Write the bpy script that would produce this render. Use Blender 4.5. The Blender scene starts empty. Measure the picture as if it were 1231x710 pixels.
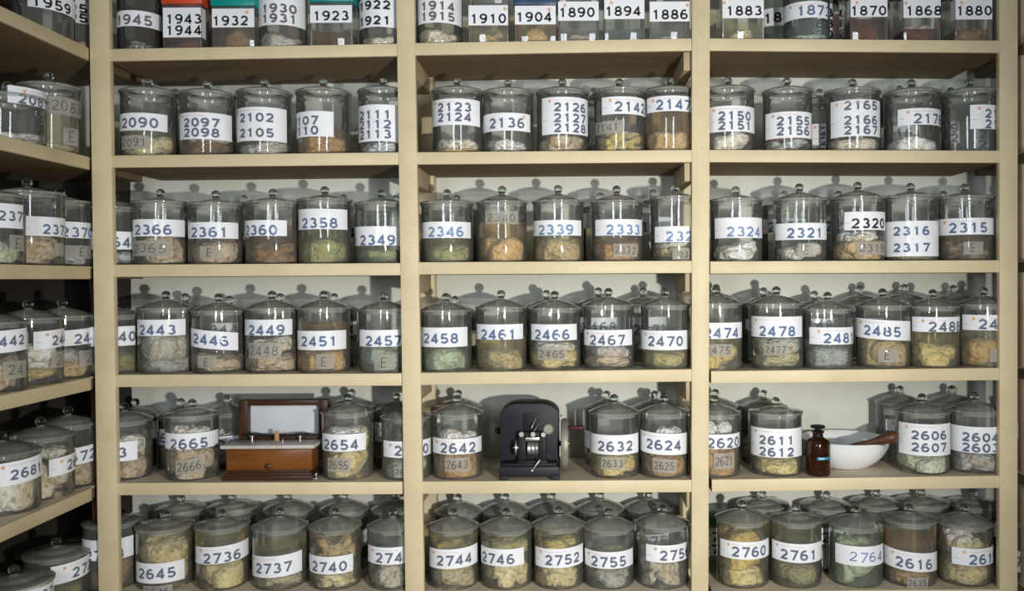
import bpy, bmesh, math, random
from mathutils import Vector, noise, Matrix

scene = bpy.context.scene
COL = scene.collection
PI = math.pi
U = 0.0026            # metres per unit (one unit = one photo pixel at the shelf front)
D = 1050.0            # camera to shelf front, in units
PX, PY = 690.0, 335.0 # optical axis in the 1231x710 frame
ROLL = 0.007
EYE = 1.45            # camera height above the floor

# ------------------------------------------------------------------ camera
cam = bpy.data.cameras.new('camera')
cam.sensor_width = 36.0
cam.lens = D / 1231.0 * 36.0
cam.shift_x = -(PX - 615.5) / 1231.0
cam.shift_y = (PY - 355.0) / 1231.0
cam.clip_end = 60
camo = bpy.data.objects.new('camera', cam)
COL.objects.link(camo)
camo.matrix_world = (Matrix.Translation((0, -D * U, EYE)) @ Matrix.Rotation(PI / 2, 4, 'X')
                     @ Matrix.Rotation(-ROLL, 4, 'Z'))
scene.camera = camo

# ------------------------------------------------------------------ light
world = bpy.data.worlds.new('room_glow')
scene.world = world
world.use_nodes = True
world.node_tree.nodes['Background'].inputs[0].default_value = (0.80, 0.88, 1.0, 1)
world.node_tree.nodes['Background'].inputs[1].default_value = 0.10

def lamp(name, kind, loc, target, power, color=(1, 1, 1)):
    l = bpy.data.lights.new(name, kind)
    l.energy = power
    l.color = color
    o = bpy.data.objects.new(name, l)
    COL.objects.link(o)
    o.location = loc
    o.rotation_euler = (Vector(target) - Vector(loc)).to_track_quat('-Z', 'Y').to_euler()
    return l

key = lamp('work_lamp', 'SPOT', (0.83, -2.75, EYE - 0.26), (-0.17, 0.1, EYE - 0.24), 305, (1.0, 0.95, 0.87))
key.shadow_soft_size = 0.035
key.spot_size = math.radians(82)
key.spot_blend = 1.0
for sx in (-1, 1):
    w = lamp('window_light', 'AREA', (sx * 0.98, -3.3, EYE + 0.36), (sx * 0.5, 0, EYE), 25, (0.86, 0.93, 1.0))
    w.shape = 'RECTANGLE'
    w.size = 0.42
    w.size_y = 0.95

scene.view_settings.view_transform = 'Standard'
scene.view_settings.look = 'None'
scene.view_settings.exposure = 0.0
scene.view_settings.gamma = 1.0
scene.view_settings.use_curve_mapping = False
scene.cycles.transparent_max_bounces = 64
scene.cycles.max_bounces = 10
scene.cycles.transmission_bounces = 8
scene.cycles.use_denoising = True
scene.cycles.sample_clamp_indirect = 4.0

# ------------------------------------------------------------------ materials
def new_mat(name):
    m = bpy.data.materials.new(name)
    m.use_nodes = True
    nt = m.node_tree
    nt.nodes.clear()
    return m, nt

def N(nt, kind, **kw):
    n = nt.nodes.new(kind)
    for k, v in kw.items():
        if k.startswith('i_'):
            key_ = k[2:]
            n.inputs[int(key_) if key_.isdigit() else key_].default_value = v
        else:
            setattr(n, k, v)
    return n

def ramp(nt, src, stops):
    r = nt.nodes.new('ShaderNodeValToRGB')
    e = r.color_ramp.elements
    while len(e) < len(stops):
        e.new(0.5)
    for k, (p, c) in enumerate(stops):
        e[k].position = p
        e[k].color = c if len(c) == 4 else (*c, 1)
    nt.links.new(src, r.inputs[0])
    return r.outputs[0]

def painted(name, base, dirt, scale=6.0, rough=0.55, stretch=(1, 1, 1), specks=0.0, amount=0.5, bump=0.0):
    """a painted or raw surface with blotchy wear and dark specks"""
    m, nt = new_mat(name)
    L = nt.links.new
    out = N(nt, 'ShaderNodeOutputMaterial')
    bs = N(nt, 'ShaderNodeBsdfPrincipled', i_Roughness=rough)
    bs.inputs['Specular IOR Level'].default_value = 0.3
    tc = N(nt, 'ShaderNodeTexCoord')
    mp = N(nt, 'ShaderNodeMapping')
    mp.inputs['Scale'].default_value = stretch
    L(tc.outputs['Object'], mp.inputs[0])
    n1 = N(nt, 'ShaderNodeTexNoise', i_Scale=scale, i_Detail=6.0, i_Roughness=0.62)
    L(mp.outputs[0], n1.inputs['Vector'])
    f = ramp(nt, n1.outputs['Fac'], [(0.42, (0, 0, 0)), (0.72, (amount,) * 3)])
    mix = N(nt, 'ShaderNodeMix', data_type='RGBA')
    mix.inputs[6].default_value = (*base, 1)
    mix.inputs[7].default_value = (*dirt, 1)
    L(f, mix.inputs[0])
    col = mix.outputs[2]
    if specks:
        n2 = N(nt, 'ShaderNodeTexNoise', i_Scale=scale * 30, i_Detail=2.0)
        L(mp.outputs[0], n2.inputs['Vector'])
        f2 = ramp(nt, n2.outputs['Fac'], [(0.70, (0, 0, 0)), (0.76, (specks,) * 3)])
        mix2 = N(nt, 'ShaderNodeMix', data_type='RGBA')
        L(f2, mix2.inputs[0])
        L(col, mix2.inputs[6])
        mix2.inputs[7].default_value = (*[c * 0.35 for c in dirt], 1)
        col = mix2.outputs[2]
    L(col, bs.inputs['Base Color'])
    if bump:
        b = N(nt, 'ShaderNodeBump', i_Strength=bump, i_Distance=0.002)
        L(n1.outputs['Fac'], b.inputs['Height'])
        L(b.outputs[0], bs.inputs['Normal'])
    L(bs.outputs[0], out.inputs[0])
    return m

def simple(name, col, rough=0.4, metal=0.0, spec=0.5, use_object=False, noise_amt=0.25, nscale=40):
    m, nt = new_mat(name)
    L = nt.links.new
    out = N(nt, 'ShaderNodeOutputMaterial')
    bs = N(nt, 'ShaderNodeBsdfPrincipled', i_Roughness=rough, i_Metallic=metal)
    bs.inputs['Specular IOR Level'].default_value = spec
    tc = N(nt, 'ShaderNodeTexCoord')
    n1 = N(nt, 'ShaderNodeTexNoise', i_Scale=float(nscale), i_Detail=4.0)
    L(tc.outputs['Object'], n1.inputs['Vector'])
    f = ramp(nt, n1.outputs['Fac'], [(0.3, (1 - noise_amt,) * 3), (0.7, (1, 1, 1))])
    mul = N(nt, 'ShaderNodeMix', data_type='RGBA', blend_type='MULTIPLY')
    mul.inputs[0].default_value = 1.0
    L(f, mul.inputs[7])
    if use_object:
        oi = N(nt, 'ShaderNodeObjectInfo')
        L(oi.outputs['Color'], mul.inputs[6])
    else:
        mul.inputs[6].default_value = (*col, 1)
    L(mul.outputs[2], bs.inputs['Base Color'])
    L(bs.outputs[0], out.inputs[0])
    return m

def glass(name, mid, edge, dust_haze=0.0, dust_haze_col=(0.3, 0.3, 0.28), rough=0.03, gloss=1.0, use_object=False, milk=0.0):
    """thin clear glass: tinted see-through, deeper tint where the wall is seen edge on, mirror reflection by Fresnel"""
    m, nt = new_mat(name)
    L = nt.links.new
    out = N(nt, 'ShaderNodeOutputMaterial')
    lw = N(nt, 'ShaderNodeLayerWeight', i_Blend=0.5)
    tr = N(nt, 'ShaderNodeBsdfTransparent')
    if use_object:
        oi = N(nt, 'ShaderNodeObjectInfo')
        L(oi.outputs['Color'], tr.inputs[0])
    else:
        c = ramp(nt, lw.outputs['Facing'], [(0.0, mid), (0.80, mid), (0.985, edge)])
        L(c, tr.inputs[0])
    base = tr.outputs[0]
    if dust_haze or milk:
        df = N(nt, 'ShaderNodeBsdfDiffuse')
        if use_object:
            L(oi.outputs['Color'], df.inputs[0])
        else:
            df.inputs[0].default_value = (*dust_haze_col, 1)
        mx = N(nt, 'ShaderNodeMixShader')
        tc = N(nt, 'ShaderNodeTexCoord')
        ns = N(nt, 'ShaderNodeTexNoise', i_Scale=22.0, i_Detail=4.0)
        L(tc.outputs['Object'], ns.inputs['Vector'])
        amt = dust_haze or milk
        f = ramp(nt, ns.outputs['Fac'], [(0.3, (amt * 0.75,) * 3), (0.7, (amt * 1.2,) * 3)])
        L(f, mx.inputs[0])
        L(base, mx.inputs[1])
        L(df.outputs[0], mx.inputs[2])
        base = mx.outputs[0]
    if gloss:
        gl = N(nt, 'ShaderNodeBsdfGlossy', i_Roughness=rough)
        gl.inputs[0].default_value = (gloss, gloss, gloss, 1)
        fr = N(nt, 'ShaderNodeFresnel', i_IOR=1.45)
        mx2 = N(nt, 'ShaderNodeMixShader')
        L(fr.outputs[0], mx2.inputs[0])
        L(base, mx2.inputs[1])
        L(gl.outputs[0], mx2.inputs[2])
        base = mx2.outputs[0]
    L(base, out.inputs[0])
    return m

def clear_glass(name, col):
    m, nt = new_mat(name)
    out = N(nt, 'ShaderNodeOutputMaterial')
    g = N(nt, 'ShaderNodeBsdfGlass', i_IOR=1.5, i_Roughness=0.01)
    g.inputs[0].default_value = (*col, 1)
    nt.links.new(g.outputs[0], out.inputs[0])
    return m

def flesh(name):
    """preserved tissue: the object's own colour mottled with browner and paler patches and dark veins"""
    m, nt = new_mat(name)
    L = nt.links.new
    out = N(nt, 'ShaderNodeOutputMaterial')
    bs = N(nt, 'ShaderNodeBsdfPrincipled', i_Roughness=0.5)
    bs.inputs['Specular IOR Level'].default_value = 0.35
    oi = N(nt, 'ShaderNodeObjectInfo')
    tc = N(nt, 'ShaderNodeTexCoord')
    ad = N(nt, 'ShaderNodeVectorMath', operation='ADD')
    L(tc.outputs['Object'], ad.inputs[0])
    cr = N(nt, 'ShaderNodeCombineXYZ')
    mu = N(nt, 'ShaderNodeMath', operation='MULTIPLY')
    mu.inputs[1].default_value = 17.0
    L(oi.outputs['Random'], mu.inputs[0])
    L(mu.outputs[0], cr.inputs[0]); L(mu.outputs[0], cr.inputs[1])
    L(cr.outputs[0], ad.inputs[1])
    n1 = N(nt, 'ShaderNodeTexNoise', i_Scale=1.6, i_Detail=4.0)
    L(ad.outputs[0], n1.inputs['Vector'])
    n2 = N(nt, 'ShaderNodeTexNoise', i_Scale=5.5, i_Detail=5.0)
    L(ad.outputs[0], n2.inputs['Vector'])
    hs = N(nt, 'ShaderNodeMix', data_type='RGBA', blend_type='MULTIPLY')
    hs.inputs[0].default_value = 1.0
    L(oi.outputs['Color'], hs.inputs[6])
    hs.inputs[7].default_value = (0.84, 0.70, 0.48, 1)
    mx = N(nt, 'ShaderNodeMix', data_type='RGBA')
    L(ramp(nt, n1.outputs['Fac'], [(0.48, (0, 0, 0)), (0.68, (0.9,) * 3)]), mx.inputs[0])
    L(oi.outputs['Color'], mx.inputs[6])
    L(hs.outputs[2], mx.inputs[7])
    vn = N(nt, 'ShaderNodeMix', data_type='RGBA', blend_type='MULTIPLY')
    vn.inputs[0].default_value = 1.0
    L(mx.outputs[2], vn.inputs[6])
    L(ramp(nt, n2.outputs['Fac'], [(0.32, (0.5, 0.42, 0.36)), (0.46, (0.95, 0.95, 0.95)), (0.7, (1.12, 1.12, 1.1))]), vn.inputs[7])
    L(vn.outputs[2], bs.inputs['Base Color'])
    bp = N(nt, 'ShaderNodeBump', i_Strength=0.5, i_Distance=0.05)
    L(n2.outputs['Fac'], bp.inputs['Height'])
    L(bp.outputs[0], bs.inputs['Normal'])
    L(bs.outputs[0], out.inputs[0])
    return m

M = {}
M['cream'] = painted('cream_paint', (0.635, 0.54, 0.35), (0.45, 0.36, 0.22), 5.0, 0.5, (1, 1, 1), 0.55, 0.45, 0.1)
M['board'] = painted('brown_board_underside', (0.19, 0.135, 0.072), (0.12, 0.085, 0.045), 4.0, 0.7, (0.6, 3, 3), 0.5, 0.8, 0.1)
M['top'] = painted('dusty_lit_board_top', (0.60, 0.52, 0.40), (0.36, 0.29, 0.2), 5.0, 0.7, (0.8, 3, 3), 0.5, 0.8, 0.1)  # dusty upper face, lightened further to make up for grazing lamp light
M['shade'] = painted('painted_shade', (0.035, 0.03, 0.023), (0.02, 0.017, 0.013), 4.0, 0.7)  # near black that paints shade into the backs of the side units
M['rail'] = painted('tan_rail', (0.46, 0.36, 0.23), (0.27, 0.2, 0.12), 8.0, 0.6, (1, 1, 1), 0.4, 0.6, 0.1)
M['plaster'] = painted('grey_plaster', (0.595, 0.61, 0.55), (0.47, 0.475, 0.415), 2.2, 0.8, (1, 1, 1), 0.0, 0.6, 0.05)
M['floor'] = painted('floor_lino', (0.30, 0.25, 0.2), (0.2, 0.16, 0.13), 3.0, 0.5)
M['glass'] = glass('jar_glass', (0.975, 0.985, 0.977), (0.66, 0.70, 0.68), dust_haze=0.12, dust_haze_col=(0.47, 0.49, 0.455))  # grey haze stands for reflected light and lifts the shadowed jar insides
M['smoke'] = glass('smoky_glass', (0.74, 0.74, 0.72), (0.25, 0.25, 0.24), dust_haze=0.10, dust_haze_col=(0.3, 0.3, 0.29))
M['lid'] = glass('dusty_lid_glass', (0.86, 0.88, 0.85), (0.40, 0.43, 0.40), dust_haze=0.38, dust_haze_col=(0.50, 0.51, 0.465), rough=0.07)
M['knob'] = clear_glass('knob_glass', (0.93, 0.97, 0.94))
M['fluid'] = glass('preserving_fluid', (1, 1, 1), (1, 1, 1), use_object=True, gloss=0.0, milk=0.06)
M['paper'] = simple('white_paper', (0.80, 0.82, 0.86), 0.6, noise_amt=0.05, nscale=30, spec=0.25)
M['tag'] = glass('grey_tracing_paper', (0.92, 0.91, 0.88), (0.92, 0.91, 0.88), dust_haze=0.62, dust_haze_col=(0.44, 0.425, 0.38), gloss=0.0)
M['ink'] = simple('ink', (0, 0, 0), 0.6, use_object=True, noise_amt=0.25, nscale=60, spec=0.2)
for k_ in ('paper', 'ink'):     # labels under clear glossy tape
    b_ = next(n for n in M[k_].node_tree.nodes if n.type == 'BSDF_PRINCIPLED')
    b_.inputs['Coat Weight'].default_value = 0.22
    b_.inputs['Coat Roughness'].default_value = 0.06
M['flesh'] = flesh('preserved_tissue')
M['plastic'] = simple('coloured_lid', (0, 0, 0), 0.35, use_object=True, noise_amt=0.12, nscale=20)
M['navy'] = simple('navy_enamel', (0.015, 0.0155, 0.023), 0.5, spec=0.25, noise_amt=0.2, nscale=25)
M['black'] = simple('black_paint', (0.011, 0.011, 0.012), 0.55, spec=0.22)
M['steel'] = simple('dull_steel', (0.55, 0.54, 0.50), 0.35, 0.85, noise_amt=0.3)
M['cast'] = simple('grey_cast_wheel', (0.30, 0.29, 0.24), 0.45, 0.3, noise_amt=0.35, nscale=18)
M['white'] = simple('white_porcelain', (0.78, 0.80, 0.80), 0.15, noise_amt=0.06, nscale=8)
M['maroon'] = simple('maroon_handle', (0.075, 0.012, 0.015), 0.4, spec=0.3)
M['wood'] = painted('varnished_wood', (0.185, 0.068, 0.016), (0.09, 0.03, 0.008), 9.0, 0.3, (0.4, 3, 3), 0.0, 0.9)
M['darkwood'] = painted('dark_wood', (0.055, 0.024, 0.013), (0.028, 0.012, 0.007), 9.0, 0.35, (0.4, 3, 3), 0.0, 0.9)
M['pestlewood'] = painted('pestle_wood', (0.095, 0.038, 0.02), (0.05, 0.02, 0.011), 14.0, 0.4, (1, 4, 4), 0.0, 0.9)
M['marble'] = painted('grey_marble', (0.52, 0.50, 0.46), (0.32, 0.25, 0.21), 16.0, 0.3, (1, 1, 1), 0.0, 0.7)
M['lining'] = painted('white_lining', (0.56, 0.60, 0.65), (0.40, 0.43, 0.42), 4.0, 0.7, (1, 1, 1), 0.0, 0.6)
M['amber'] = simple('amber_glass', (0.030, 0.009, 0.003), 0.12, noise_amt=0.3, nscale=10)
M['tan'] = simple('tan_tape', (0.48, 0.26, 0.10), 0.6)

# ------------------------------------------------------------------ geometry helpers
def tidy(me, smooth=True, angle=0.7):
    if smooth:
        me.polygons.foreach_set('use_smooth', [True] * len(me.polygons))
        me.set_sharp_from_angle(angle=angle)
    me.update()

def mesh_obj(name, verts, faces, mat, parent=None, smooth=True, loc=None, angle=0.7):
    me = bpy.data.meshes.new(name)
    me.from_pydata(verts, [], faces)
    tidy(me, smooth, angle)
    me.materials.append(mat)
    o = bpy.data.objects.new(name, me)
    COL.objects.link(o)
    if parent is not None:
        o.parent = parent
    if loc is not None:
        o.location = loc
    return o

def empty(name, loc, rz=0.0, label=None, cat=None, group=None):
    o = bpy.data.objects.new(name, None)
    o.empty_display_size = 0.02
    COL.objects.link(o)
    o.location = loc
    o.rotation_euler = (0, 0, rz)
    tag_thing(o, label, cat, group)
    return o

def tag_thing(o, label=None, cat=None, group=None, kind=None):
    if label: o['label'] = label
    if cat: o['category'] = cat
    if group: o['group'] = group
    if kind: o['kind'] = kind
    return o

class MB:
    """collects shapes (in units) into one mesh"""
    def __init__(s):
        s.v, s.f = [], []
    def add(s, verts, faces):
        b = len(s.v)
        s.v += [tuple(p) for p in verts]
        s.f += [tuple(i + b for i in f) for f in faces]
        return s
    def box(s, x0, x1, y0, y1, z0, z1, bev=0.0, T=None):
        bm = bmesh.new()
        bmesh.ops.create_cube(bm, size=1)
        for v in bm.verts:
            v.co = Vector((x0 + (v.co.x + .5) * (x1 - x0), y0 + (v.co.y + .5) * (y1 - y0), z0 + (v.co.z + .5) * (z1 - z0)))
        if bev:
            bmesh.ops.bevel(bm, geom=list(bm.edges), offset=bev, segments=2, affect='EDGES', profile=0.5)
        s.from_bm(bm, T)
        return s
    def from_bm(s, bm, T=None):
        bm.verts.ensure_lookup_table()
        bm.verts.index_update()
        vs = [(T @ v.co) if T else v.co.copy() for v in bm.verts]
        s.add(vs, [[v.index for v in f.verts] for f in bm.faces])
        bm.free()
    def lathe(s, prof, seg=48, T=None, close0=True, close1=True):
        """prof: (radius, z) from bottom to top, outside facing out"""
        vs, fs = [], []
        n = len(prof)
        for (r, z) in prof:
            for k in range(seg):
                a = 2 * PI * k / seg
                p = Vector((r * math.cos(a), r * math.sin(a), z))
                vs.append(T @ p if T else p)
        for i in range(n - 1):
            for k in range(seg):
                k2 = (k + 1) % seg
                fs.append((i * seg + k, i * seg + k2, (i + 1) * seg + k2, (i + 1) * seg + k))
        if close0: fs.append(tuple(range(seg))[::-1])
        if close1: fs.append(tuple((n - 1) * seg + k for k in range(seg)))
        s.add(vs, fs)
        return s
    def rod(s, a, b, r0, r1=None, seg=14):
        a, b = Vector(a), Vector(b)
        r1 = r0 if r1 is None else r1
        q = (b - a).to_track_quat('Z', 'Y').to_matrix().to_4x4()
        T = Matrix.Translation(a) @ q
        L = (b - a).length
        return s.lathe([(r0 * .85, 0), (r0, min(.6, L * .1)), (r1, L - min(.6, L * .1)), (r1 * .85, L)], seg, T)
    def ball(s, c, r, seg=16, sc=(1, 1, 1)):
        prof = [(max(1e-3, r * math.sin(PI * i / 12)), -r * math.cos(PI * i / 12)) for i in range(13)]
        T = Matrix.Translation(Vector(c)) @ Matrix.Diagonal((*sc, 1))
        return s.lathe(prof, seg, T, False, False)
    def prism(s, outline, y0, y1):
        """outline of (x, z), extruded in y"""
        n = len(outline)
        vs = [(x, y0, z) for x, z in outline] + [(x, y1, z) for x, z in outline]
        fs = [tuple(range(n)), tuple(range(2 * n - 1, n - 1, -1))]
        for i in range(n):
            j = (i + 1) % n
            fs.append((i, i + n, j + n, j))
        return s.add(vs, fs)
    def build(s, name, mat, parent=None, off=(0, 0, 0), smooth=True, angle=0.7):
        vs = [((x - off[0]) * U, (y - off[1]) * U, (z - off[2]) * U) for x, y, z in s.v]
        me = bpy.data.meshes.new(name)
        me.from_pydata(vs, [], s.f)
        bm = bmesh.new(); bm.from_mesh(me)
        bmesh.ops.recalc_face_normals(bm, faces=bm.faces)
        bm.to_mesh(me); bm.free()
        tidy(me, smooth, angle)
        me.materials.append(mat)
        o = bpy.data.objects.new(name, me)
        COL.objects.link(o)
        if parent is not None: o.parent = parent
        else: o.location = (0, 0, 0)
        return o

def unroll(px, py):
    u, v = px - PX, PY - py
    return u + ROLL * v, v - ROLL * u

def P(X, Y, Z):
    """units -> metres, world"""
    return (X * U, Y * U, Z * U + EYE)

# ------------------------------------------------------------------ the room
XL, XR, DEEP = -580.0, 537.0, 136.0    # left unit front, right unit front, shelf depth
FLOOR = -EYE / U
CEIL = 1.75 / U
def struct(name, mb, mat):
    o = mb.build(name, mat)
    for v in o.data.vertices: v.co.z += EYE
    o['kind'] = 'structure'
    return o
LW, RW = XL - DEEP - 6, XR + DEEP + 6
struct('wall_back', MB().box(LW - 30, RW + 30, DEEP + 3, DEEP + 33, FLOOR, CEIL), M['plaster'])
struct('wall_left', MB().box(LW - 30, LW, -560, DEEP + 3, FLOOR, CEIL), M['plaster'])
struct('wall_right', MB().box(RW, RW + 30, -560, DEEP + 3, FLOOR, CEIL), M['plaster'])
struct('floor', MB().box(LW - 30, RW + 30, -1500, DEEP + 33, FLOOR - 30, FLOOR), M['floor'])
struct('ceiling', MB().box(LW - 30, RW + 30, -560, DEEP + 33, CEIL, CEIL + 20), M['plaster'])

# ------------------------------------------------------------------ shelving
# (photo x, y of the top front edge at the left and right end) per shelf and bay
EDGE = {
 1: {'A': ((132, 58.8), (477, 52.4)), 'B': ((500, 51.6), (831, 46)), 'C': ((853, 46), (1200, 48.6))},
 2: {'A': ((134, 186.7), (478, 183)), 'B': ((501, 182.8), (831, 180)), 'C': ((853, 180), (1200, 180.8))},
 3: {'A': ((135, 318), (480, 316)), 'B': ((503, 315), (831, 313.2)), 'C': ((853, 314), (1202, 312.5))},
 4: {'A': ((137, 450.4), (482, 448.6)), 'B': ((505, 448), (831, 443.6)), 'C': ((853, 446), (1203, 442))},
 5: {'A': ((140, 580.3), (485, 579)), 'B': ((507, 578.6), (831, 576.6)), 'C': ((851, 576.4), (1201, 571.5))},
 6: {'A': ((142, 713), (487, 712)), 'B': ((509, 712), (831, 711)), 'C': ((851, 711), (1200, 708))},
}
THICK = 14.8
ENDS = {'A': (-560.0, -208.0), 'B': (-190.0, 143.5), 'C': (164.0, 513.5)}
LEFT_Z = {1: (112, 58), 2: (112, 189), 3: (112, 320), 4: (112, 453), 5: (112, 585.5), 6: (112, 719)}
def shelf_z(row, bay, X):
    if bay in 'ABC':
        (xa, ya), (xb, yb) = EDGE[row][bay]
        ua, va = unroll(xa, ya); ub, vb = unroll(xb, yb)
        return va + (vb - va) * (X - ua) / (ub - ua)
    if bay == 'L':
        return unroll(*LEFT_Z[row])[1]
    return shelf_z(row, 'C', 513)

ROWS = {1: 'top', 2: 'second', 3: 'third', 4: 'fourth', 5: 'fifth', 6: 'bottom'}
unit = empty('shelving_unit', P(0, 0, FLOOR), 0, 'cream painted wooden shelving unit of three bays along the back wall', 'shelving')
def upart(name, mb, mat, parent):
    o = mb.build(name, mat, None, (0, 0, FLOOR), smooth=True)
    o.parent = parent
    return o
def quadbox(xa0, xa1, xb0, xb1, y0, y1, z0, z1):
    """post that leans a little: a = top, b = bottom"""
    mb = MB()
    mb.add([(xb0, y0, z0), (xb1, y0, z0), (xb1, y1, z0), (xb0, y1, z0), (xa0, y0, z1), (xa1, y0, z1), (xa1, y1, z1), (xa0, y1, z1)],
           [(0, 3, 2, 1), (4, 5, 6, 7), (0, 1, 5, 4), (1, 2, 6, 5), (2, 3, 7, 6), (3, 0, 4, 7)])
    bm = bmesh.new()
    vv = [bm.verts.new(v) for v in mb.v]
    for f in mb.f: bm.faces.new([vv[i] for i in f])
    bmesh.ops.bevel(bm, geom=list(bm.edges), offset=0.9, segments=2, affect='EDGES', profile=0.5)
    m2 = MB(); m2.from_bm(bm)
    return m2
POSTS = [(-579.6, -555.8, -573.6, -549.2), (-210.6, -188.8, -205.2, -182.6), (143.6, 165.2, 138.6, 159.0), (512.9, 535.0, 508.5, 530.2)]
def lean(a, b, z):   # a at z=+275, b at z=-370, extended
    return b + (a - b) * (z + 370) / 645.0
for k, (a0, a1, b0, b1) in enumerate(POSTS):
    zt, zb = 470, FLOOR
    upart('post', quadbox(lean(a0, b0, zt), lean(a1, b1, zt), lean(a0, b0, zb), lean(a1, b1, zb), -1.5, 8, zb, zt), M['cream'], unit)
    xm = (lean(a0, b0, 0) + lean(a1, b1, 0)) / 2
    if k in (0, 3): continue
    bo = ((-30, -8), (-13, 11), (-13, 5), (24, 52))[k]
    upart('back_post', MB().box(xm + bo[0], xm + bo[1], DEEP - 20, DEEP + 2, zb, zt, 0.8), M['cream' if k < 3 else 'rail'], unit)

def board(row, bay, parent, x0, x1):
    za, zb = shelf_z(row, bay, x0), shelf_z(row, bay, x1)
    def slab(y0, y1, t, top, bev):
        bm = bmesh.new()
        c = [bm.verts.new((x, y, (za if x == x0 else zb) + dz)) for dz in (top - t, top) for y in (y0, y1) for x in (x0, x1)]
        for f in ((0, 2, 3, 1), (4, 5, 7, 6), (0, 1, 5, 4), (1, 3, 7, 5), (3, 2, 6, 7), (2, 0, 4, 6)):
            bm.faces.new([c[i] for i in f])
        if bev: bmesh.ops.bevel(bm, geom=list(bm.edges), offset=bev, segments=2, affect='EDGES', profile=0.5)
        m = MB(); m.from_bm(bm); return m
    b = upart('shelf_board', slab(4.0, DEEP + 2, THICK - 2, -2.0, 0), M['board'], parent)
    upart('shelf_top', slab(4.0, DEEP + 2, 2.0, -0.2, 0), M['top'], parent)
    e = upart('front_edging', slab(0.0, 4.5, THICK, 0.0, 0.7), M['cream'], parent)
    return b
def extra_row0(bay):
    return {b: None for b in bay}
EDGE[0] = {b: tuple((x, y - 131) for x, y in EDGE[1][b]) for b in 'ABC'}
for row in range(0, 7):
    for bay, (x0, x1) in ENDS.items():
        board(row, bay, unit, x0, x1)
    for k, (a0, a1, b0, b1) in enumerate(POSTS):
        if k in (0, 3): continue
        bay = 'AABC'[k]
        bay2 = 'ABCC'[k]
        xm = (a0 + a1 + b0 + b1) / 4
        zz = min(shelf_z(row, bay, xm), shelf_z(row, bay2, xm)) - THICK
        upart('side_rail', MB().box(xm + (-20, -11, -17, -8)[k], xm + (-9, 6, -4, 3)[k], 8, DEEP - 19, zz - 22, zz + 2, 0.8), M['rail'], unit)

def side_unit(name, label, x0, x1, rows, front):
    t = empty(name, P((x0 + x1) / 2, -250, FLOOR), 0, label, 'shelving')
    ox = (x0 + x1) / 2
    for row, z in rows.items():
        fx0, fx1 = (x1 - 4.5, x1) if front > 0 else (x0, x0 + 4.5)
        bx0, bx1 = (x0, x1 - 4) if front > 0 else (x0 + 4, x1)
        m = MB().box(bx0, bx1, -560, DEEP - 2, z - THICK, z - 2.4)
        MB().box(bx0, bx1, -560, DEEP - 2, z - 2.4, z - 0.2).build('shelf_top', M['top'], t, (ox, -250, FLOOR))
        m.build('shelf_board', M['board'], t, (ox, -250, FLOOR))
        MB().box(fx0, fx1, -560, -2, z - THICK - 0.5, z, 0.7).build('front_edging', M['cream'], t, (ox, -250, FLOOR))
    xp0, xp1 = (x1 - 22, x1) if front > 0 else (x0, x0 + 22)
    MB().box(xp0, xp1, -560, -540, FLOOR, 470, 0.8).build('post', M['cream'], t, (ox, -250, FLOOR))
    xb = (x0, x0 + 20) if front > 0 else (x1 - 20, x1)
    MB().box(*xb, -560, -540, FLOOR, 470, 0.8).build('back_post', M['cream'], t, (ox, -250, FLOOR))
    xb = (x1 - 8, x1 - 1.5) if front > 0 else (x0 + 5, x0 + 22)
    MB().box(*xb, 12, 30, FLOOR, 470, 0.8).build('corner_post', M['darkwood'] if front > 0 else M['rail'], t, (ox, -250, FLOOR))
    xb = (x0 - 1, x0 + 2) if front > 0 else (x1 - 2, x1 + 1)
    MB().box(*xb, -560, DEEP - 2, FLOOR, 470).build('back_shade_sheet', M['shade'], t, (ox, -250, FLOOR))  # added dark sheet, paints the deep shade behind the side jars
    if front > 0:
        MB().box(x0, x1 - 22, DEEP - 2, DEEP + 1, FLOOR, rows[2] - THICK).build('end_shade_sheet', M['shade'], t, (ox, -250, FLOOR))  # added dark sheet over the back wall, paints the corner's shade
    return t
lrows = {r: shelf_z(r, 'L', 0) for r in range(1, 7)}
lrows[0] = lrows[1] + 131
side_unit('side_shelving', 'cream edged wooden shelving standing along the left wall toward the camera', LW + 2, XL, lrows, 1)
rrows = {r: shelf_z(r, 'R', 0) for r in range(0, 7)}
side_unit('side_shelving', 'sliver of wooden shelving past the right hand post, along the right wall', XR + 4, RW - 2, rrows, -1)

# ------------------------------------------------------------------ digits drawn as strokes
def arc(cx, cy, rx, ry, a0, a1, n=14):
    return [(cx + rx * math.cos(math.radians(a0 + (a1 - a0) * i / n)), cy + ry * math.sin(math.radians(a0 + (a1 - a0) * i / n))) for i in range(n + 1)]
GLYPH = {
 '0': [arc(.4, .5, .31, .42, 90, 450, 26)],
 '1': [[(.20, .74), (.44, .90), (.44, .0)]],
 '2': [arc(.39, .66, .29, .26, 165, -25, 14) + [(.10, .08), (.74, .08)]],
 '3': [arc(.38, .71, .25, .21, 150, -80, 12), arc(.38, .29, .31, .21, 85, -150, 12)],
 '4': [[(.76, .27), (.07, .27), (.55, .93), (.55, .0)]],
 '5': [[(.68, .92), (.20, .92), (.15, .52)] + arc(.38, .31, .32, .24, 125, -150, 14)],
 '6': [arc(.44, .42, .36, .50, 62, 180, 10) + arc(.39, .31, .31, .24, 180, 540, 22)],
 '7': [[(.06, .92), (.74, .92), (.30, .0)]],
 '8': [arc(.4, .71, .25, .21, 90, 450, 20), arc(.4, .29, .31, .22, 90, 450, 22)],
 '9': [arc(.34, .58, .36, .50, 242, 360, 10) + arc(.39, .69, .31, .24, 0, 360, 22)],
 'E': [[(.62, .95), (.15, .95), (.15, .05), (.66, .05)], [(.15, .5), (.55, .5)]],
}
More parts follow.
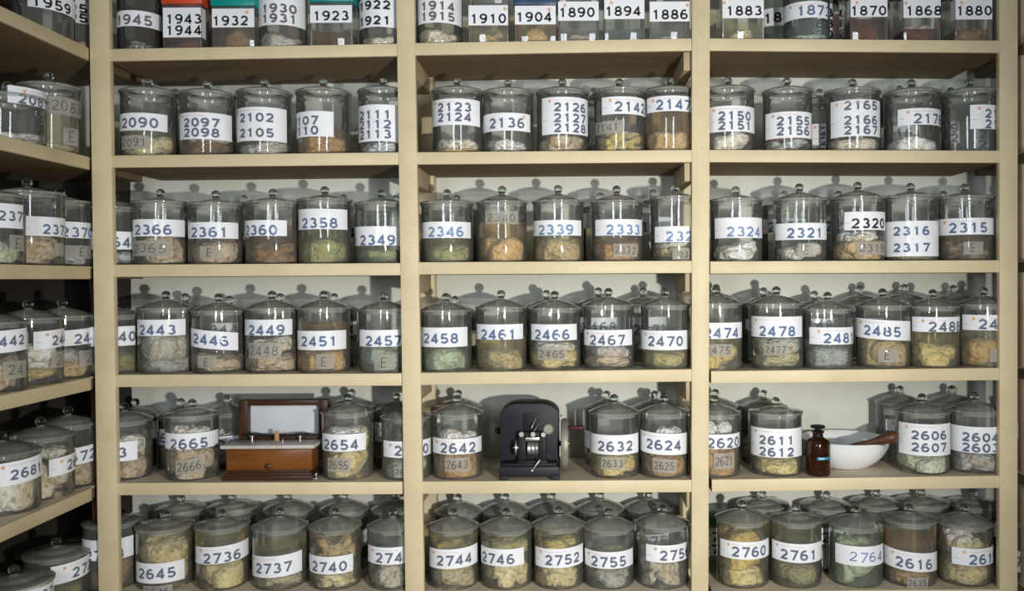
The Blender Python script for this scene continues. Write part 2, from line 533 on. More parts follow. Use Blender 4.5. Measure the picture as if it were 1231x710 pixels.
def densify(pl, step):
    out = [pl[0]]
    for a, b in zip(pl, pl[1:]):
        n = max(1, int(math.hypot(b[0] - a[0], b[1] - a[1]) / step))
        out += [(a[0] + (b[0] - a[0]) * i / n, a[1] + (b[1] - a[1]) * i / n) for i in range(1, n + 1)]
    return out
def strokes(text, s0, zc, pitch, h, thick, rng=None, slope=0.0):
    """flat quads (s, z) of a line of text that starts at s0"""
    vs, fs = [], []
    for i, ch in enumerate(text):
        if ch not in GLYPH: continue
        w = pitch * 0.98
        jx, jz, sl = (rng.uniform(-.05, .05), rng.uniform(-.06, .06), rng.uniform(0, .14)) if rng else (0, 0, 0)
        for pl in GLYPH[ch]:
            q = [((x + jx + sl * y) * w + s0 + i * pitch, zc + (y - .5 + jz) * h) for x, y in pl]
            q = densify(q, 2.2)
            closed = math.hypot(q[0][0] - q[-1][0], q[0][1] - q[-1][1]) < 1e-3
            n = len(q)
            b = len(vs)
            for k in range(n):
                p0 = q[k - 1] if k else (q[-2] if closed else q[0])
                p2 = q[k + 1] if k < n - 1 else (q[1] if closed else q[-1])
                p1 = q[k]
                d1 = Vector((p1[0] - p0[0], p1[1] - p0[1])); d2 = Vector((p2[0] - p1[0], p2[1] - p1[1]))
                if d1.length < 1e-6: d1 = d2
                if d2.length < 1e-6: d2 = d1
                d1.normalize(); d2.normalize()
                t = d1 + d2
                t = t.normalized() if t.length > 1e-3 else d1
                nrm = Vector((-t.y, t.x))
                m = min(1.6, 1 / max(.35, nrm.dot(Vector((-d1.y, d1.x)))))
                for sgn in (1, -1):
                    s = p1[0] + nrm.x * sgn * thick / 2 * m
                    z = p1[1] + nrm.y * sgn * thick / 2 * m
                    vs.append((s, z + slope * s))
            for k in range(n - 1):
                fs.append((b + 2 * k, b + 2 * k + 1, b + 2 * k + 3, b + 2 * k + 2))
    return vs, fs
def star(s, z, r):
    vs = [(s, z)]
    for k in range(16):
        rr = r if k % 2 == 0 else r * .62
        vs.append((s + rr * math.cos(k * PI / 8), z + rr * math.sin(k * PI / 8)))
    return vs, [(0, k + 1, (k + 1) % 16 + 1) for k in range(16)]
def flat_grid(s0, s1, z0, z1, slope=0.0, n=18, sag=0.0):
    vs = []
    for i in range(n + 1):
        s = s0 + (s1 - s0) * i / n
        vs += [(s, z0 + slope * s), (s, z1 + slope * s)]
    return vs, [(2 * i, 2 * i + 2, 2 * i + 3, 2 * i + 1) for i in range(n)]
def wrapped(name, vf, R, mat, parent, color=None):
    """(s, z) sheet bent round a jar of radius R (units); s = arc length from the side that faces the camera"""
    vs, fs = vf
    pts = [(R * math.sin(s / R) * U, -R * math.cos(s / R) * U, z * U) for s, z in vs]
    o = mesh_obj(name, pts, fs, mat, parent, smooth=False)
    if color: o.color = (*color, 1)
    return o
def merge(*vfs):
    vs, fs = [], []
    for v, f in vfs:
        b = len(vs); vs += v; fs += [tuple(i + b for i in q) for q in f]
    return vs, fs

INK = {'navy': (0.145, 0.170, 0.235), 'blue': (0.13, 0.19, 0.32), 'sky': (0.20, 0.31, 0.50), 'black': (0.028, 0.027, 0.030),
       'grey': (0.16, 0.15, 0.16), 'pen': (0.08, 0.14, 0.42)}
ORANGE = (0.80, 0.43, 0.22)

# ------------------------------------------------------------------ specimens
SPEC = {}
def ico(sub):
    bm = bmesh.new()
    bmesh.ops.create_icosphere(bm, subdivisions=sub, radius=1)
    bm.verts.ensure_lookup_table()
    v = [x.co.copy() for x in bm.verts]
    f = [[w.index for w in q.verts] for q in bm.faces]
    bm.free()
    return v, f
ICO = ico(5)
def star_shape(kind, seed):
    """one closed lump inside the unit cylinder (radius 1, z 0..1)"""
    k_ = (kind, seed)
    if k_ in SPEC: return SPEC[k_]
    rng = random.Random(seed * 77 + ord(kind[0]))
    V, F = ICO
    off = Vector((seed * 3.1, seed * 1.7, 2.2))
    blobs = []
    if kind == 'B':
        th = rng.uniform(-.5, .5)
        for sg in (-1, 1):
            blobs.append((Vector((sg * .36 * math.cos(th), sg * .36 * math.sin(th), 0.05)), .66))
        blobs.append((Vector((.1, .45, -.25)), .5))
    elif kind == 'L':
        for k in range(6):
            a = k * 2.4 + rng.uniform(-.4, .4)
            rr = rng.uniform(.35, .62)
            blobs.append((Vector((rr * math.cos(a), rr * math.sin(a), rng.uniform(-.35, .35))), rng.uniform(.42, .62)))
        blobs.append((Vector((0, 0, 0)), .55))
    elif kind == 'T':
        for k in range(14):
            a = k * 2.4 + rng.uniform(-.4, .4)
            rr = rng.uniform(.4, .75)
            blobs.append((Vector((rr * math.cos(a), rr * math.sin(a), rng.uniform(-.6, .6))), rng.uniform(.2, .36)))
        blobs.append((Vector((0, 0, 0)), .42))
    else:
        for k in range(8):
            a = k * 2.4
            blobs.append((Vector((.45 * math.cos(a), .45 * math.sin(a), rng.uniform(-.3, .3))), rng.uniform(.3, .5)))
    out = []
    for d in V:
        r = 0.25
        for c, br in blobs:
            b = d.dot(c)
            disc = b * b - c.length_squared + br * br
            if disc > 0:
                t = b + math.sqrt(disc)
                if t > r: r = t
        p = d * r
        q = p * 2.0 + off
        if kind == 'B':
            w = Vector((noise.noise(q), noise.noise(q + Vector((9, 0, 0))), noise.noise(q + Vector((0, 9, 0))))) * 0.9
            g = abs(noise.noise((p * 3.4 + w + off)))
            r2 = r * (1 - .11 * max(0, 1 - g * 5.0)) + .03 * noise.noise(q * 2)
        elif kind == 'L':
            g = abs(noise.noise(p * 4.2 + off))
            r2 = r * (1 - .06 * max(0, 1 - g * 5)) + .07 * noise.noise(q * 1.6)
        elif kind == 'T':
            r2 = r + .10 * noise.noise(q * 2.2) + .05 * noise.noise(q * 5)
        else:
            r2 = r + .16 * noise.noise(q * 1.5) + .07 * noise.noise(q * 3.5) + .03 * noise.noise(q * 8)
        p = d * r2
        h = math.hypot(p.x, p.y)
        lim = 0.985
        if h > lim:
            p.x *= lim / h; p.y *= lim / h
        out.append(p)
    zlo = min(p.z for p in out); zhi = max(p.z for p in out)
    cut = zlo + .16 * (zhi - zlo) if kind != 'W' else zlo + .1 * (zhi - zlo)
    rmax = max(math.hypot(p.x, p.y) for p in out)
    vs = []
    for p in out:
        h = max(1e-4, math.hypot(p.x, p.y) / rmax)
        k = (h ** (.72 if kind != 'W' else .9)) / h * .99 / rmax
        vs.append((p.x * k, p.y * k, max(0.0, (p.z - cut) / (zhi - cut)) ** (.8 if kind != 'W' else 1.0)))
    me = bpy.data.meshes.new('specimen_' + kind)
    me.from_pydata(vs, [], F)
    tidy(me, True, 3.2)
    me.materials.append(M['flesh'])
    SPEC[k_] = me
    return me
KINDNAME = {'B': 'brain_specimen', 'L': 'organ_specimen', 'T': 'tissue_specimen', 'W': 'cotton_wad'}
KINDWORD = {'B': 'preserved brain', 'L': 'lumpy preserved organ', 'T': 'heap of preserved tissue', 'W': 'cottony wad'}
KINDCAT = {'B': 'specimen', 'L': 'specimen', 'T': 'specimen', 'W': 'cotton wad'}
TINT = {'tan': (.56, .46, .33), 'cream': (.74, .68, .55), 'white': (.84, .83, .79), 'grey': (.54, .53, .50), 'yellow': (.66, .56, .26),
        'olive': (.46, .44, .26), 'ochre': (.62, .46, .24), 'green': (.60, .65, .51), 'brown': (.34, .23, .14), 'lilac': (.58, .54, .54),
        'pink': (.62, .51, .45), 'pale': (.76, .73, .65), 'bluish': (.53, .58, .60)}
FL = {'amber': (.84, .66, .40), 'yellow': (.88, .80, .48), 'olive': (.66, .64, .40), 'brown': (.62, .47, .32), 'grey': (.78, .79, .77),
      'green': (.74, .80, .70), 'dark': (.36, .34, .24), 'red': (.34, .13, .085), 'teal': (.66, .77, .77), 'straw': (.90, .85, .62), 'rust': (.56, .32, .16)}
spec_seed = [0]
def specimen(kind, color, X, Y, z0, z1, R, who, row=1):
    spec_seed[0] += 1
    n = spec_seed[0]
    me = star_shape(kind, n % 5)
    o = bpy.data.objects.new(KINDNAME[kind], me)
    COL.objects.link(o)
    o.location = P(X, Y, z0)
    o.scale = (R * U, R * U, max(4.0, z1 - z0) * U)
    o.rotation_euler = (0, 0, (n * 1.37) % 6.28)
    o.color = (*[min(.9, c * 1.12) for c in TINT[color]], 1)
    adj = 'greyish white' if color == 'white' else color
    noun = KINDWORD[kind]
    short = who.replace(' numbered', '').replace('half hidden ', '').replace('in the back ', '').replace('the jars ', 'jars ')
    for label in (f'{adj} {noun} inside {who}' + ('' if 'numbered' in who and ' between ' not in who else f', {ROWS[row]} shelf'), f'{adj} {noun.split()[-1]} in {who}, {ROWS[row]} shelf',
                  f'{color} {noun.split()[-1]} in {short}, {ROWS[row]} shelf', f'{color} {noun.split()[-1]} in {short.split(",")[0]}, {ROWS[row]} shelf'):
        if len(label.replace(',', ' ').replace('-', ' ').split()) <= 16: break
    tag_thing(o, label, KINDCAT[kind], 'preserved specimens in the jars')
    return o

# ------------------------------------------------------------------ round jars
def lid_profile(style, R):
    F = R * 1.055
    if style == 'c':      # conical lid
        return [(R * .95, -4), (R * .95, -.2), (F - .6, -.2), (F, .6), (F, 2.0), (F - 1, 2.6), (R * .92, 3.6), (R * .76, 6.1), (R * .55, 8.5), (R * .32, 10.4), (4.6, 11.5), (3.6, 12.4), (3.2, 13.2)], 17.4
    if style == 'd':      # stepped dome
        return [(R * .95, -4), (R * .95, -.2), (F - .6, -.2), (F, .7), (F, 2.6), (F - 1.4, 3.4), (R * .74, 4.4), (R * .62, 4.8), (R * .58, 6.0), (R * .36, 7.8), (4.6, 8.8), (3.6, 9.8), (3.2, 10.4)], 14.4
    return [(R * .95, -3), (R * .95, -.2), (F - 1, -.2), (F, .8), (F, 2.4), (F - 1.6, 3.6), (R * .8, 5.6), (R * .5, 7.6), (5, 9.2), (3.6, 10.6), (3.2, 11.4)], 15.6
KNOB_R = 5.4
JARS = {}
def geom(row, bay, x, r, side):
    """axis position and radius, in units"""
    Y, R = 40.0, r
    for _ in range(12):
        if bay == 'L':
            R = r
            X = XL - R - 5 - (0 if side == 'f' else 66)
            u, _v = unroll(x, 335)
            Y = X * D / u - D
        elif bay == 'R':
            R = r
            X = XR + R + 9
            u, _v = unroll(x, 335)
            Y = X * D / u - D
        else:
            R = r * (D + Y) / math.sqrt(D * D) * 0.9985
            if side == 'f': Y = R * 1.06 + 3.5
            elif side == 'b': Y = DEEP - R * 1.06 - 5
            else: Y = side
    return Y, R
def jar(row, bay, x, r, rim, text='', lab=None, tx=None, side='f', ink='navy', slope=0.0, star_at=None, tag=None,
        fl=None, sp=(), lid='c', body='glass', nm=None, lines=None, th=11.6, pitch=11.8, hand=False, tagtext_h=None, group=None):
    Y, R = geom(row, bay, x, r, side)
    u, v = unroll(x, rim)
    sc = (D + Y) / D
    X = u * sc
    rp = R / sc
    z0 = shelf_z(row, bay, X)
    zr = v * sc
    H = max(zr - z0, 20.0)
    face = math.atan2(-X, D + Y)
    texts = [text] if isinstance(text, str) else list(text)
    if len(texts) > 1: th, pitch = 10.0, 11.3
    shown = ' and '.join(t for t in texts if t)
    who = nm or ('jar numbered ' + shown)
    bayw = {'A': 'left bay', 'B': 'middle bay', 'C': 'right bay', 'L': 'left side unit', 'R': 'right side unit'}[bay]
    what = {'c': 'round glass jar', 'd': 'round glass jar', 'f': 'round glass jar'}[lid]
    t = empty('specimen_jar', P(X, Y, z0 + .1), face, None, 'jar', f'specimen jars on the {ROWS[row]} shelf')
    # glass
    bodyp = [(R * .30, 1.6), (R * .88, 1.2), (R * .88, .0), (R * .95, .3), (R * .985, 1.6), (R, 4.0), (R, H - 5), (R * 1.0, H - 2.4), (R * 1.015, H - 1.4), (R * 1.01, H - .6), (R * .97, H - .4)]
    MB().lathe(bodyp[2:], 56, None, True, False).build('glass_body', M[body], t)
    lp, kz = lid_profile(lid, R)
    ld = MB().lathe([(a, b + H) for a, b in lp], 56, None, False, True).build('lid', M['lid'], t)
    kr = KNOB_R * (R / 31.0) ** .3
    kp = [(2.9, -kz + lp[-1][1] - .3), (2.7, -kr * .95)] + [(max(.05, kr * math.sin(PI * i / 14)), -kr * math.cos(PI * i / 14)) for i in range(3, 15)]
    MB().lathe([(a, b + H + kz) for a, b in kp], 22, None, True, False).build('knob', M['knob'], ld)
    # px helpers
    fs = (D + Y - R * .9) / D
    def zpx(py, xx=x):
        return unroll(xx, py)[1] * fs - z0
    def spx(xp):
        return R * math.asin(max(-.985, min(.985, (xp - x) / rp)))
    if fl:
        col, lev = fl
        zl = max(4.0, zpx(lev) if lev is not None else H * .8)
        zl = min(zl, H - 4)
        o = MB().lathe([(R * .90, .9), (R * .955, 3), (R * .955, zl - .3), (R * .93, zl)], 40).build('preserving_fluid', M['fluid'], t)
        o.color = (*[c ** .68 for c in FL[col]], 1)
    if lab:
        l0, l1, y0, y1 = lab
        a, b = zpx(y1), zpx(y0)
        s0 = spx(l0) if l0 is not None else None
        s1 = spx(l1) if l1 is not None else None
        if s0 is None: s0 = s1 - 70
        if s1 is None: s1 = s0 + 70
        lb = wrapped('paper_label', flat_grid(s0, s1, a, b, slope), R + .35, M['paper'], t)
        n = len(texts)
        if tx is None: tx = ('c', None)
        L_ = pitch * sc * (len(texts[0]) if texts else 0)
        if tx[0] == 'c': ts = (s0 + s1) / 2 - L_ / 2 if tx[1] is None else spx(tx[1]) - L_ / 2
        elif tx[0] == 'l': ts = spx(tx[1])
        else: ts = spx(tx[1]) - L_ + .1 * pitch
        parts = []
        if lines is None:
            mid = (y0 + y1) / 2 + 1.2
            lines = [mid + (k - (n - 1) / 2) * 12.6 for k in range(n)]
        rng = random.Random(x) if hand else None
        for t_, yc in zip(texts, lines):
            if t_: parts.append(strokes(t_, ts, zpx(yc), pitch * sc, th * sc, (2.45 if not hand else 1.2) * sc, rng, slope))
        if parts:
            wrapped('printed_number', merge(*parts), R + .7, M['ink'], lb, INK[ink])
        if star_at:
            ss = spx(star_at)
            zz = b - 4.6 + slope * ss
            wrapped('printed_emblem', star(ss, zz, 2.4), R + .75, M['ink'], lb, ORANGE)
            if ss + 7 < s1 - 10:
                wrapped('printed_rule', flat_grid(ss + 5, min(ss + 34, s1 - 2), b - 4.3, b - 3.5, slope), R + .72, M['ink'], lb, (.80, .64, .62))
        if a > -1e9 and s1 - s0 > 40:
            zz = a + (b - a) * .38
            wrapped('printed_rule', flat_grid(s0 + 1.5, s0 + 8, zz, zz + .45, slope, 4), R + .72, M['ink'], lb, (.35, .36, .40))
    if tag:
        for k, tg in enumerate(tag if isinstance(tag, list) else [tag]):
            t0, t1, y0, y1, tt = tg[:5]
            slp = tg[5] if len(tg) > 5 else 0.0
            a, b = zpx(y1), zpx(y0)
            s0, s1 = spx(t0), spx(t1)
            tgo = wrapped('paper_tag', flat_grid(s0, s1, a, b, slp, 10), R + .18, M['tag'], t)
            tgo['label'] = 'small grey paper tag with a handwritten mark'
            hgt = (b - a) * (.62 if len(tt) > 1 else .68)
            if tt:
                pt = min((s1 - s0) * .9 / len(tt), hgt * .95)
                rng = random.Random(int(x * 7))
                wrapped('handwriting', strokes(tt, (s0 + s1) / 2 - pt * len(tt) / 2, (a + b) / 2, pt, hgt, .8, rng, slp), R + .4, M['ink'], tgo, (.045, .042, .04))
    zprev = 2.2
    for (kind, top, color) in sp:
        zt = zpx(top)
        zt = min(max(zt, zprev + 5), H - 3)
        zb = zprev - (3 if zprev > 3 else 0)
        specimen(kind, color, X, Y, z0 + zb, z0 + zt, R * (.945 if kind != 'W' else .88), 'the ' + who, row)
        zprev = zt
    JARS.setdefault((row, bay, side == 'f'), []).append((x, t, nm, shown, sp[0] if sp else None, bayw))
    return t
ORD = ['first', 'second', 'third', 'fourth', 'fifth', 'sixth', 'seventh']
def name_jars():
    for (row, bay, front), js in JARS.items():
        js.sort(key=lambda j: j[0])
        for k, (x, t, nm, shown, s0, bayw) in enumerate(js):
            if nm:
                tries = [f'round glass {nm}, {ROWS[row]} shelf, {bayw}', f'round glass {nm}, {ROWS[row]} shelf', f'glass {nm}, {ROWS[row]} shelf', f'{nm}, {ROWS[row]} shelf']
            else:
                c = 'grey-white' if s0 and s0[2] == 'white' else (s0[2] if s0 else '')
                hold = f' holding {c} tissue' if s0 and s0[0] != 'W' else (' holding white cotton' if s0 else '')
                tries = [f'round glass jar numbered {shown}{hold}, {ORD[k]} in the {bayw}, {ROWS[row]} shelf', f'jar numbered {shown}{hold}, {ORD[k]} in the {bayw}, {ROWS[row]} shelf', f'jar numbered {shown}, {ORD[k]} in the {bayw}, {ROWS[row]} shelf']
            for l in tries:
                if len(l.replace(',', ' ').split()) <= 16: break
            t['label'] = l

# ================================================================== the jars (px = photo pixels)
# ---- second shelf
jar(2,'A',179,31.5,114.5,'2090',(147.6,198.6,136,157),('l',150.8),star_at=None,tag=(150,179,163,179.5,'2091'),sp=[('L',157,'pale')],fl=('straw',150),lid='f')
jar(2,'A',249.6,31.3,117,['2097','2098'],(219,276,135.5,167.5),('l',224),lines=[147.5,159.5],star_at=222,sp=[('L',166,'brown'),('W',160,'pink')],fl=('brown',172),lid='f')
jar(2,'A',318,31.3,115,['2102','2105'],(287,342.6,129,169.5),('l',291),lines=[141.5,159.8],star_at=288.5,sp=[('L',166,'grey')],lid='f')
jar(2,'A',389,31.6,114.5,['2107','2110'],(356,400,134,164.5),('r',384),lines=[145,157],sp=[('L',160,'tan')],fl=('amber',154),lid='f')
jar(2,'A',461,29.5,113.5,['2111','2112','2113'],(431.5,489,126,170),('l',434),lines=[138,149.5,161.5],sp=[('B',168,'bluish')],lid='f')
jar(2,'B',550,30.4,113.5,['2123','2124'],(520,576,119,150.5),('l',527),lines=[129,141],star_at=524,sp=[('L',176,'ochre'),('W',163,'pale')],lid='f')
jar(2,'B',611,30.2,115,'2136',(580.8,636.5,136,157.5),('l',589),lines=[148],star_at=629,sp=[('W',164,'white')],lid='f')
jar(2,'B',676,30.8,114.5,['2126','2127','2128'],(652,706,117,161.5),('l',666),lines=[129,142,154],star_at=661,sp=[('L',160,'tan')],lid='f')
jar(2,'B',714,28,125,['2138','2140'],(690,737,146,175),('c',None),side='b',lines=[154,167],nm='jar half hidden between the jars numbered 2126 and 2142',lid='f',sp=[('L',170,'pale')])
jar(2,'B',744.5,30.5,113.5,'2142',(724,None,116.5,137.5),('l',739),lines=[128.5],star_at=734,tag=(716,749,145,160,'2141'),sp=[('T',160,'yellow'),('W',157,'pale')],lid='d',fl=('straw',160))
jar(2,'B',804.5,30.4,113,'2147',(778.5,832,115.5,134),('l',789),lines=[126],ink='blue',star_at=785.5,fl=('amber',134),sp=[('B',154,'white')],lid='f')
jar(2,'C',875,31,112.5,['2150','2151'],(853,906,127.6,158.5),('l',863.5),lines=[139.5,151],star_at=859,sp=[('L',157,'pale')],lid='f')
jar(2,'C',946,29,113.5,['2155','2156'],(921,None,134.5,166),('l',934),lines=[145.5,157.5],star_at=930,sp=[('T',164,'bluish'),('T',166,'brown')],lid='f')
jar(2,'C',985,27,126,['2160','2162'],(976,None,149,178),('l',986),side='b',lines=[158,170],star_at=980,nm='jar half hidden between the jars numbered 2155 and 2165',lid='f')
jar(2,'C',1024.5,31.5,114,['2165','2166','2167'],(1000,1055.5,120,164),('l',1015),lines=[127,144.5,156.5],star_at=1007,sp=[('B',163,'cream')],lid='d')
jar(2,'C',1081,26,122,['2164','2168'],(1060,None,151,176),('l',1066),side='b',lines=[160,171],nm='jar seen through the front jar numbered 2176',lid='f')
jar(2,'C',1095.5,32,115.5,'2176',(1080.5,None,130.5,150.5),('l',1098),lines=[143],star_at=1092,sp=[('L',160,'white')],lid='f')
jar(2,'C',1143,26,124,['2169','2172'],(1128,1152,146,172),('r',1152.5),side='b',lines=[154.5,166],nm='jar in the back showing 69 over 72 through the end jar',lid='f')
jar(2,'C',1184,25,124,['2173','2175'],(1174,None,155,178),('l',1177),side='b',lines=[161,173],nm='jar in the back beside the right hand post',lid='f')
jar(2,'C',1165.5,32,115,['2171','2174'],(1166,None,126.5,155.5),('l',1182),lines=[137,149.5],star_at=1176,nm='jar at the right end, beside the post, with an almost empty body',lid='f')
jar(2,'A',211,24,126,'',side='b',nm='jar half hidden between the jars numbered 2090 and 2097',lid='f',sp=[('L',165,'bluish')])
# ---- third shelf
jar(3,'A',136.5,27,252,'2364',(105,160,278,299.5),('r',155),lines=[291],sp=[('L',300,'bluish')],nm='jar cut off by the left post, its label ending in 64')
jar(3,'A',193,31.2,246,'2366',(163.5,219,263.5,284),('l',166),lines=[276],tag=(163,205,289,307.5,'2365'),sp=[('B',280,'tan')],lid='d',ink='blue')
jar(3,'A',259.5,31.2,248,'2361',(229.5,284,267,286.5),('l',233),lines=[279],tag=(242,264.5,296,311.5,'E'),sp=[('L',284,'tan')],lid='d',ink='blue')
jar(3,'A',293.5,25,255,'2353',(270,305,284,299),('r',297),side='b',nm='jar half hidden between the jars numbered 2361 and 2360',sp=[('L',290,'brown')])
jar(3,'A',328,31.4,246,'2360',(296.8,343.4,264.6,283.5),('r',334),lines=[276.5],sp=[('T',290,'tan')],fl=('brown',270),lid='d',ink='blue')
jar(3,'A',390.5,30.8,243,'2358',(360.5,416,251,275.5),('l',365),lines=[268],sp=[('L',287,'green')],fl=('olive',275),lid='d',ink='blue')
jar(3,'A',413,25,254,'2354',(395,428,271,286),('r',427),side='b',nm='jar half hidden between the jars numbered 2358 and 2349',ink='black')
jar(3,'A',459,31,247,'2349',(428,484,272,295),('l',434),lines=[288.5],sp=[('L',299,'olive')],fl=('green',294),lid='d',ink='blue')
jar(3,'A',476,25,255,'',side='b',nm='jar in the back behind the jar numbered 2349')
jar(3,'B',537.5,30.8,246.5,'2346',(508,565,266.5,286),('l',515.5),lines=[278.5],ink='sky',sp=[('L',290,'green')],fl=('olive',284),lid='d')
jar(3,'B',549,26,255,'',side='b',nm='jar in the back behind the jar numbered 2346')
jar(3,'B',603.5,29.8,245.5,'',tag=(584,622,253.5,269.5,'2340'),sp=[('L',282,'cream')],fl=('amber',266),nm='jar with amber fluid and a handwritten 2340 tag',lid='c')
jar(3,'B',671,30.4,244.5,'2339',(641.5,698,264.5,283),('l',648),lines=[276],ink='sky',sp=[('L',284,'tan')],fl=('straw',283),lid='c')
jar(3,'B',722,26,252,'',(697,710.5,255.5,274),side='b',nm='jar half hidden between the jars numbered 2339 and 2333',ink='sky')
jar(3,'B',741.5,30.8,245,'2333',(716,771,263.5,283),('l',729),lines=[276],ink='sky',tag=(737,765,293,308.5,'2332'),sp=[('L',290,'tan')],fl=('amber',284),lid='c')
jar(3,'B',785,27,248,'2331',(765,None,261,279),('r',781),side='b',lines=[272.5],nm='jar half hidden between the jars numbered 2333 and 2328',ink='blue')
jar(3,'B',811.5,29.5,240.5,'2328',(787.5,None,272,291),('l',800.5),lines=[284],ink='sky',tag=(808,840,299.5,312,'2325'),sp=[('L',295,'olive'),('W',288,'white')],lid='d')
jar(3,'C',884.5,30.8,243,'2324',(860,916,261.5,286),('l',874),lines=[278.5],ink='sky',sp=[('W',288,'white')],lid='d')
jar(3,'C',942.5,28,250,'2322',(918,None,262.5,280),('l',924),side='b',nm='jar half hidden between the jars numbered 2324 and 2321',ink='blue')
jar(3,'C',961,31.2,242.5,'2321',(933,992,268,288),('l',946.5),lines=[280],ink='blue',tag=(959,979,292.5,308.5,'E'),sp=[('W',290,'white')],lid='c')
jar(3,'C',1008,26,250,'2318',(990,None,260,281),('l',993),side='b',nm='jar half hidden between the jars numbered 2321 and 2320',ink='blue')
jar(3,'C',1031,31.2,240.5,'2320',(1016,1063,254.5,276.5),('l',1024),lines=[268.5],ink='black',tag=(1029,1061,290.5,306.5,'2319'),sp=[('L',287,'ochre'),('W',274,'white')],lid='c')
jar(3,'C',1094.5,31,239,['2316','2317'],(1064,1126,265.5,308),('l',1075.5),lines=[277.5,297.5],ink='blue',sp=[('L',300,'olive')],lid='d')
jar(3,'C',1159.5,32,240,'2315',(1129.5,1191.5,262,282),('l',1142.5),lines=[273.5],ink='blue',star_at=1138,tag=(1158,1179,290.5,306,'E'),sp=[('T',288,'grey')],fl=('brown',281),lid='d')
jar(3,'C',1134,26,250,'',side='b',nm='jar in the back between the jars numbered 2316 and 2315')
# ---- fourth shelf
jar(4,'A',137,30.5,380,'2440',(107,None,392.5,416),('r',160.5),lines=[405],sp=[('L',424,'olive')],fl=('olive',412),nm='jar cut off by the left post, its label ending in 40')
jar(4,'A',199.5,31.2,371.5,'2443',(168.5,220.5,384,403.5),('l',171.8),lines=[396.3],sp=[('L',431,'grey'),('B',402,'pale')],fl=('grey',398),ink='blue')
jar(4,'A',223,28,373,'',side='b',nm='jar in the back behind the jar numbered 2443')
jar(4,'A',263,30.8,374.5,'2446',(232.5,284,398.3,420),('l',235.5),lines=[409.5],slope=-.10,ink='blue',tag=(240,260,427,442,'E'),sp=[('L',425,'tan')])
jar(4,'A',276,27,376,'2447',(256,296,388,402),('c',None),side='b',nm='jar in the back behind the jar numbered 2446',fl=('brown',398))
jar(4,'A',327,30.8,371.5,'2449',(296.5,349.6,384,403),('r',342),lines=[396.5],ink='blue',tag=(301,337,411.5,430.5,'2448'),sp=[('L',425,'tan'),('W',404,'pale')])
jar(4,'A',337,27,373,'',side='b',nm='jar in the back behind the jar numbered 2449')
jar(4,'A',389,30.4,371.3,'2451',(359.3,414.6,397.5,420.5),('l',364),lines=[410],ink='blue',tag=(380,400,425.5,443,'E'),sp=[('L',421,'pale')],fl=('amber',390))
jar(4,'A',402,27,373,'2454',(400,428,387,403.5),('r',424.5),side='b',nm='jar in the back between the jars numbered 2451 and 2457',ink='black',sp=[('L',410,'grey')])
jar(4,'A',461.5,30,373,'2457',(433.5,None,396.5,416.5),('l',440.5),lines=[409.5],ink='blue',tag=(450,473.5,426,444.5,'E'),sp=[('L',415,'bluish')],fl=('green',410))
jar(4,'B',536,30.6,374,'2458',(507,561,393.5,417),('l',510.5),lines=[406.5],ink='blue',sp=[('L',419,'green')],fl=('green',400))
jar(4,'B',547,26,376,'',(530,571,398,416.5),side='b',nm='jar in the back between the jars numbered 2458 and 2461')
jar(4,'B',602.5,30,370.5,'2461',(573.5,628,389.7,408),('l',579),lines=[401.8],ink='blue',sp=[('L',421,'lilac')],fl=('yellow',406))
jar(4,'B',667,30.8,371.5,'2466',(639,692.6,389.7,409),('l',643.5),lines=[402],ink='blue',tag=(647,681,417,432.5,'2465'),sp=[('L',420,'yellow'),('W',410,'pale')])
jar(4,'B',657,27,369,'',side='b',nm='jar in the back behind the jar numbered 2466')
jar(4,'B',731.5,30.6,368,'2467',(702.5,759,396.5,415.5),('l',709.5),lines=[408.5],star_at=707,sp=[('L',428,'tan'),('B',415,'lilac')])
jar(4,'B',719.5,28,366,'2468',(698,745,381.5,400),('l',699.5),side='b',lines=[393],nm='jar in the back behind the jar numbered 2467',ink='navy')
jar(4,'B',773,28,366,'2472',(760,None,381,402.5),('l',761),side='b',lines=[396],nm='jar in the back between the jars numbered 2467 and 2470',ink='blue',sp=[('L',412,'grey')])
jar(4,'B',799.5,29.2,368,'2470',(770.8,827.5,397.3,420.5),('l',779.5),lines=[410],star_at=776.5,sp=[('L',422,'olive')],fl=('straw',418))
jar(4,'C',861,30.5,366,'2474',(832,890.5,387.8,407),('r',887),lines=[400],ink='blue',tag=(846,879.5,413.5,428,'2475'),sp=[('L',410,'yellow')],fl=('straw',406))
jar(4,'C',861,27,362,'',side='b',nm='jar in the back behind the jar numbered 2474')
jar(4,'C',933.5,31,366,'2478',(904,962.5,380.5,405.3),('l',913.5),lines=[398],ink='blue',star_at=910,tag=(918.5,946,413,427,'2477'),sp=[('L',424,'olive'),('B',406,'grey')])
jar(4,'C',918,27,366,'',(897,908,384,396),side='b',nm='jar in the back behind the jar numbered 2478')
jar(4,'C',995,28.5,372.5,'2481',(974,None,393.5,414),('l',990),lines=[406.3],ink='blue',star_at=985,sp=[('B',418,'bluish')],fl=('grey',410),nm='jar whose label shows 248, left of the jar numbered 2485')
jar(4,'C',979,27,370,'2482',(967,None,383,396),('l',969),side='b',nm='jar in the back behind the jar just left of 2485')
jar(4,'C',1061,31,368.5,'2485',(1030.5,1092,384.5,408),('l',1040),lines=[398],ink='blue',slope=-.055,star_at=1036.5,tag=(1055.5,1077.5,419,435,'E'),sp=[('L',406,'tan')],fl=('straw',404))
jar(4,'C',1034,27,364,'',(1024.5,None,382,403),side='b',star_at=1026,nm='jar in the back between the two jars of the 248 series')
jar(4,'C',1121.5,29.4,369.5,'2488',(1098.5,None,381,399),('l',1116.5),lines=[392.5],star_at=1110.5,sp=[('L',412,'cream')],fl=('yellow',402),nm='jar whose label shows 248, right of the jar numbered 2485')
jar(4,'C',1087,27,362,'',side='b',nm='jar in the back just right of the jar numbered 2485')
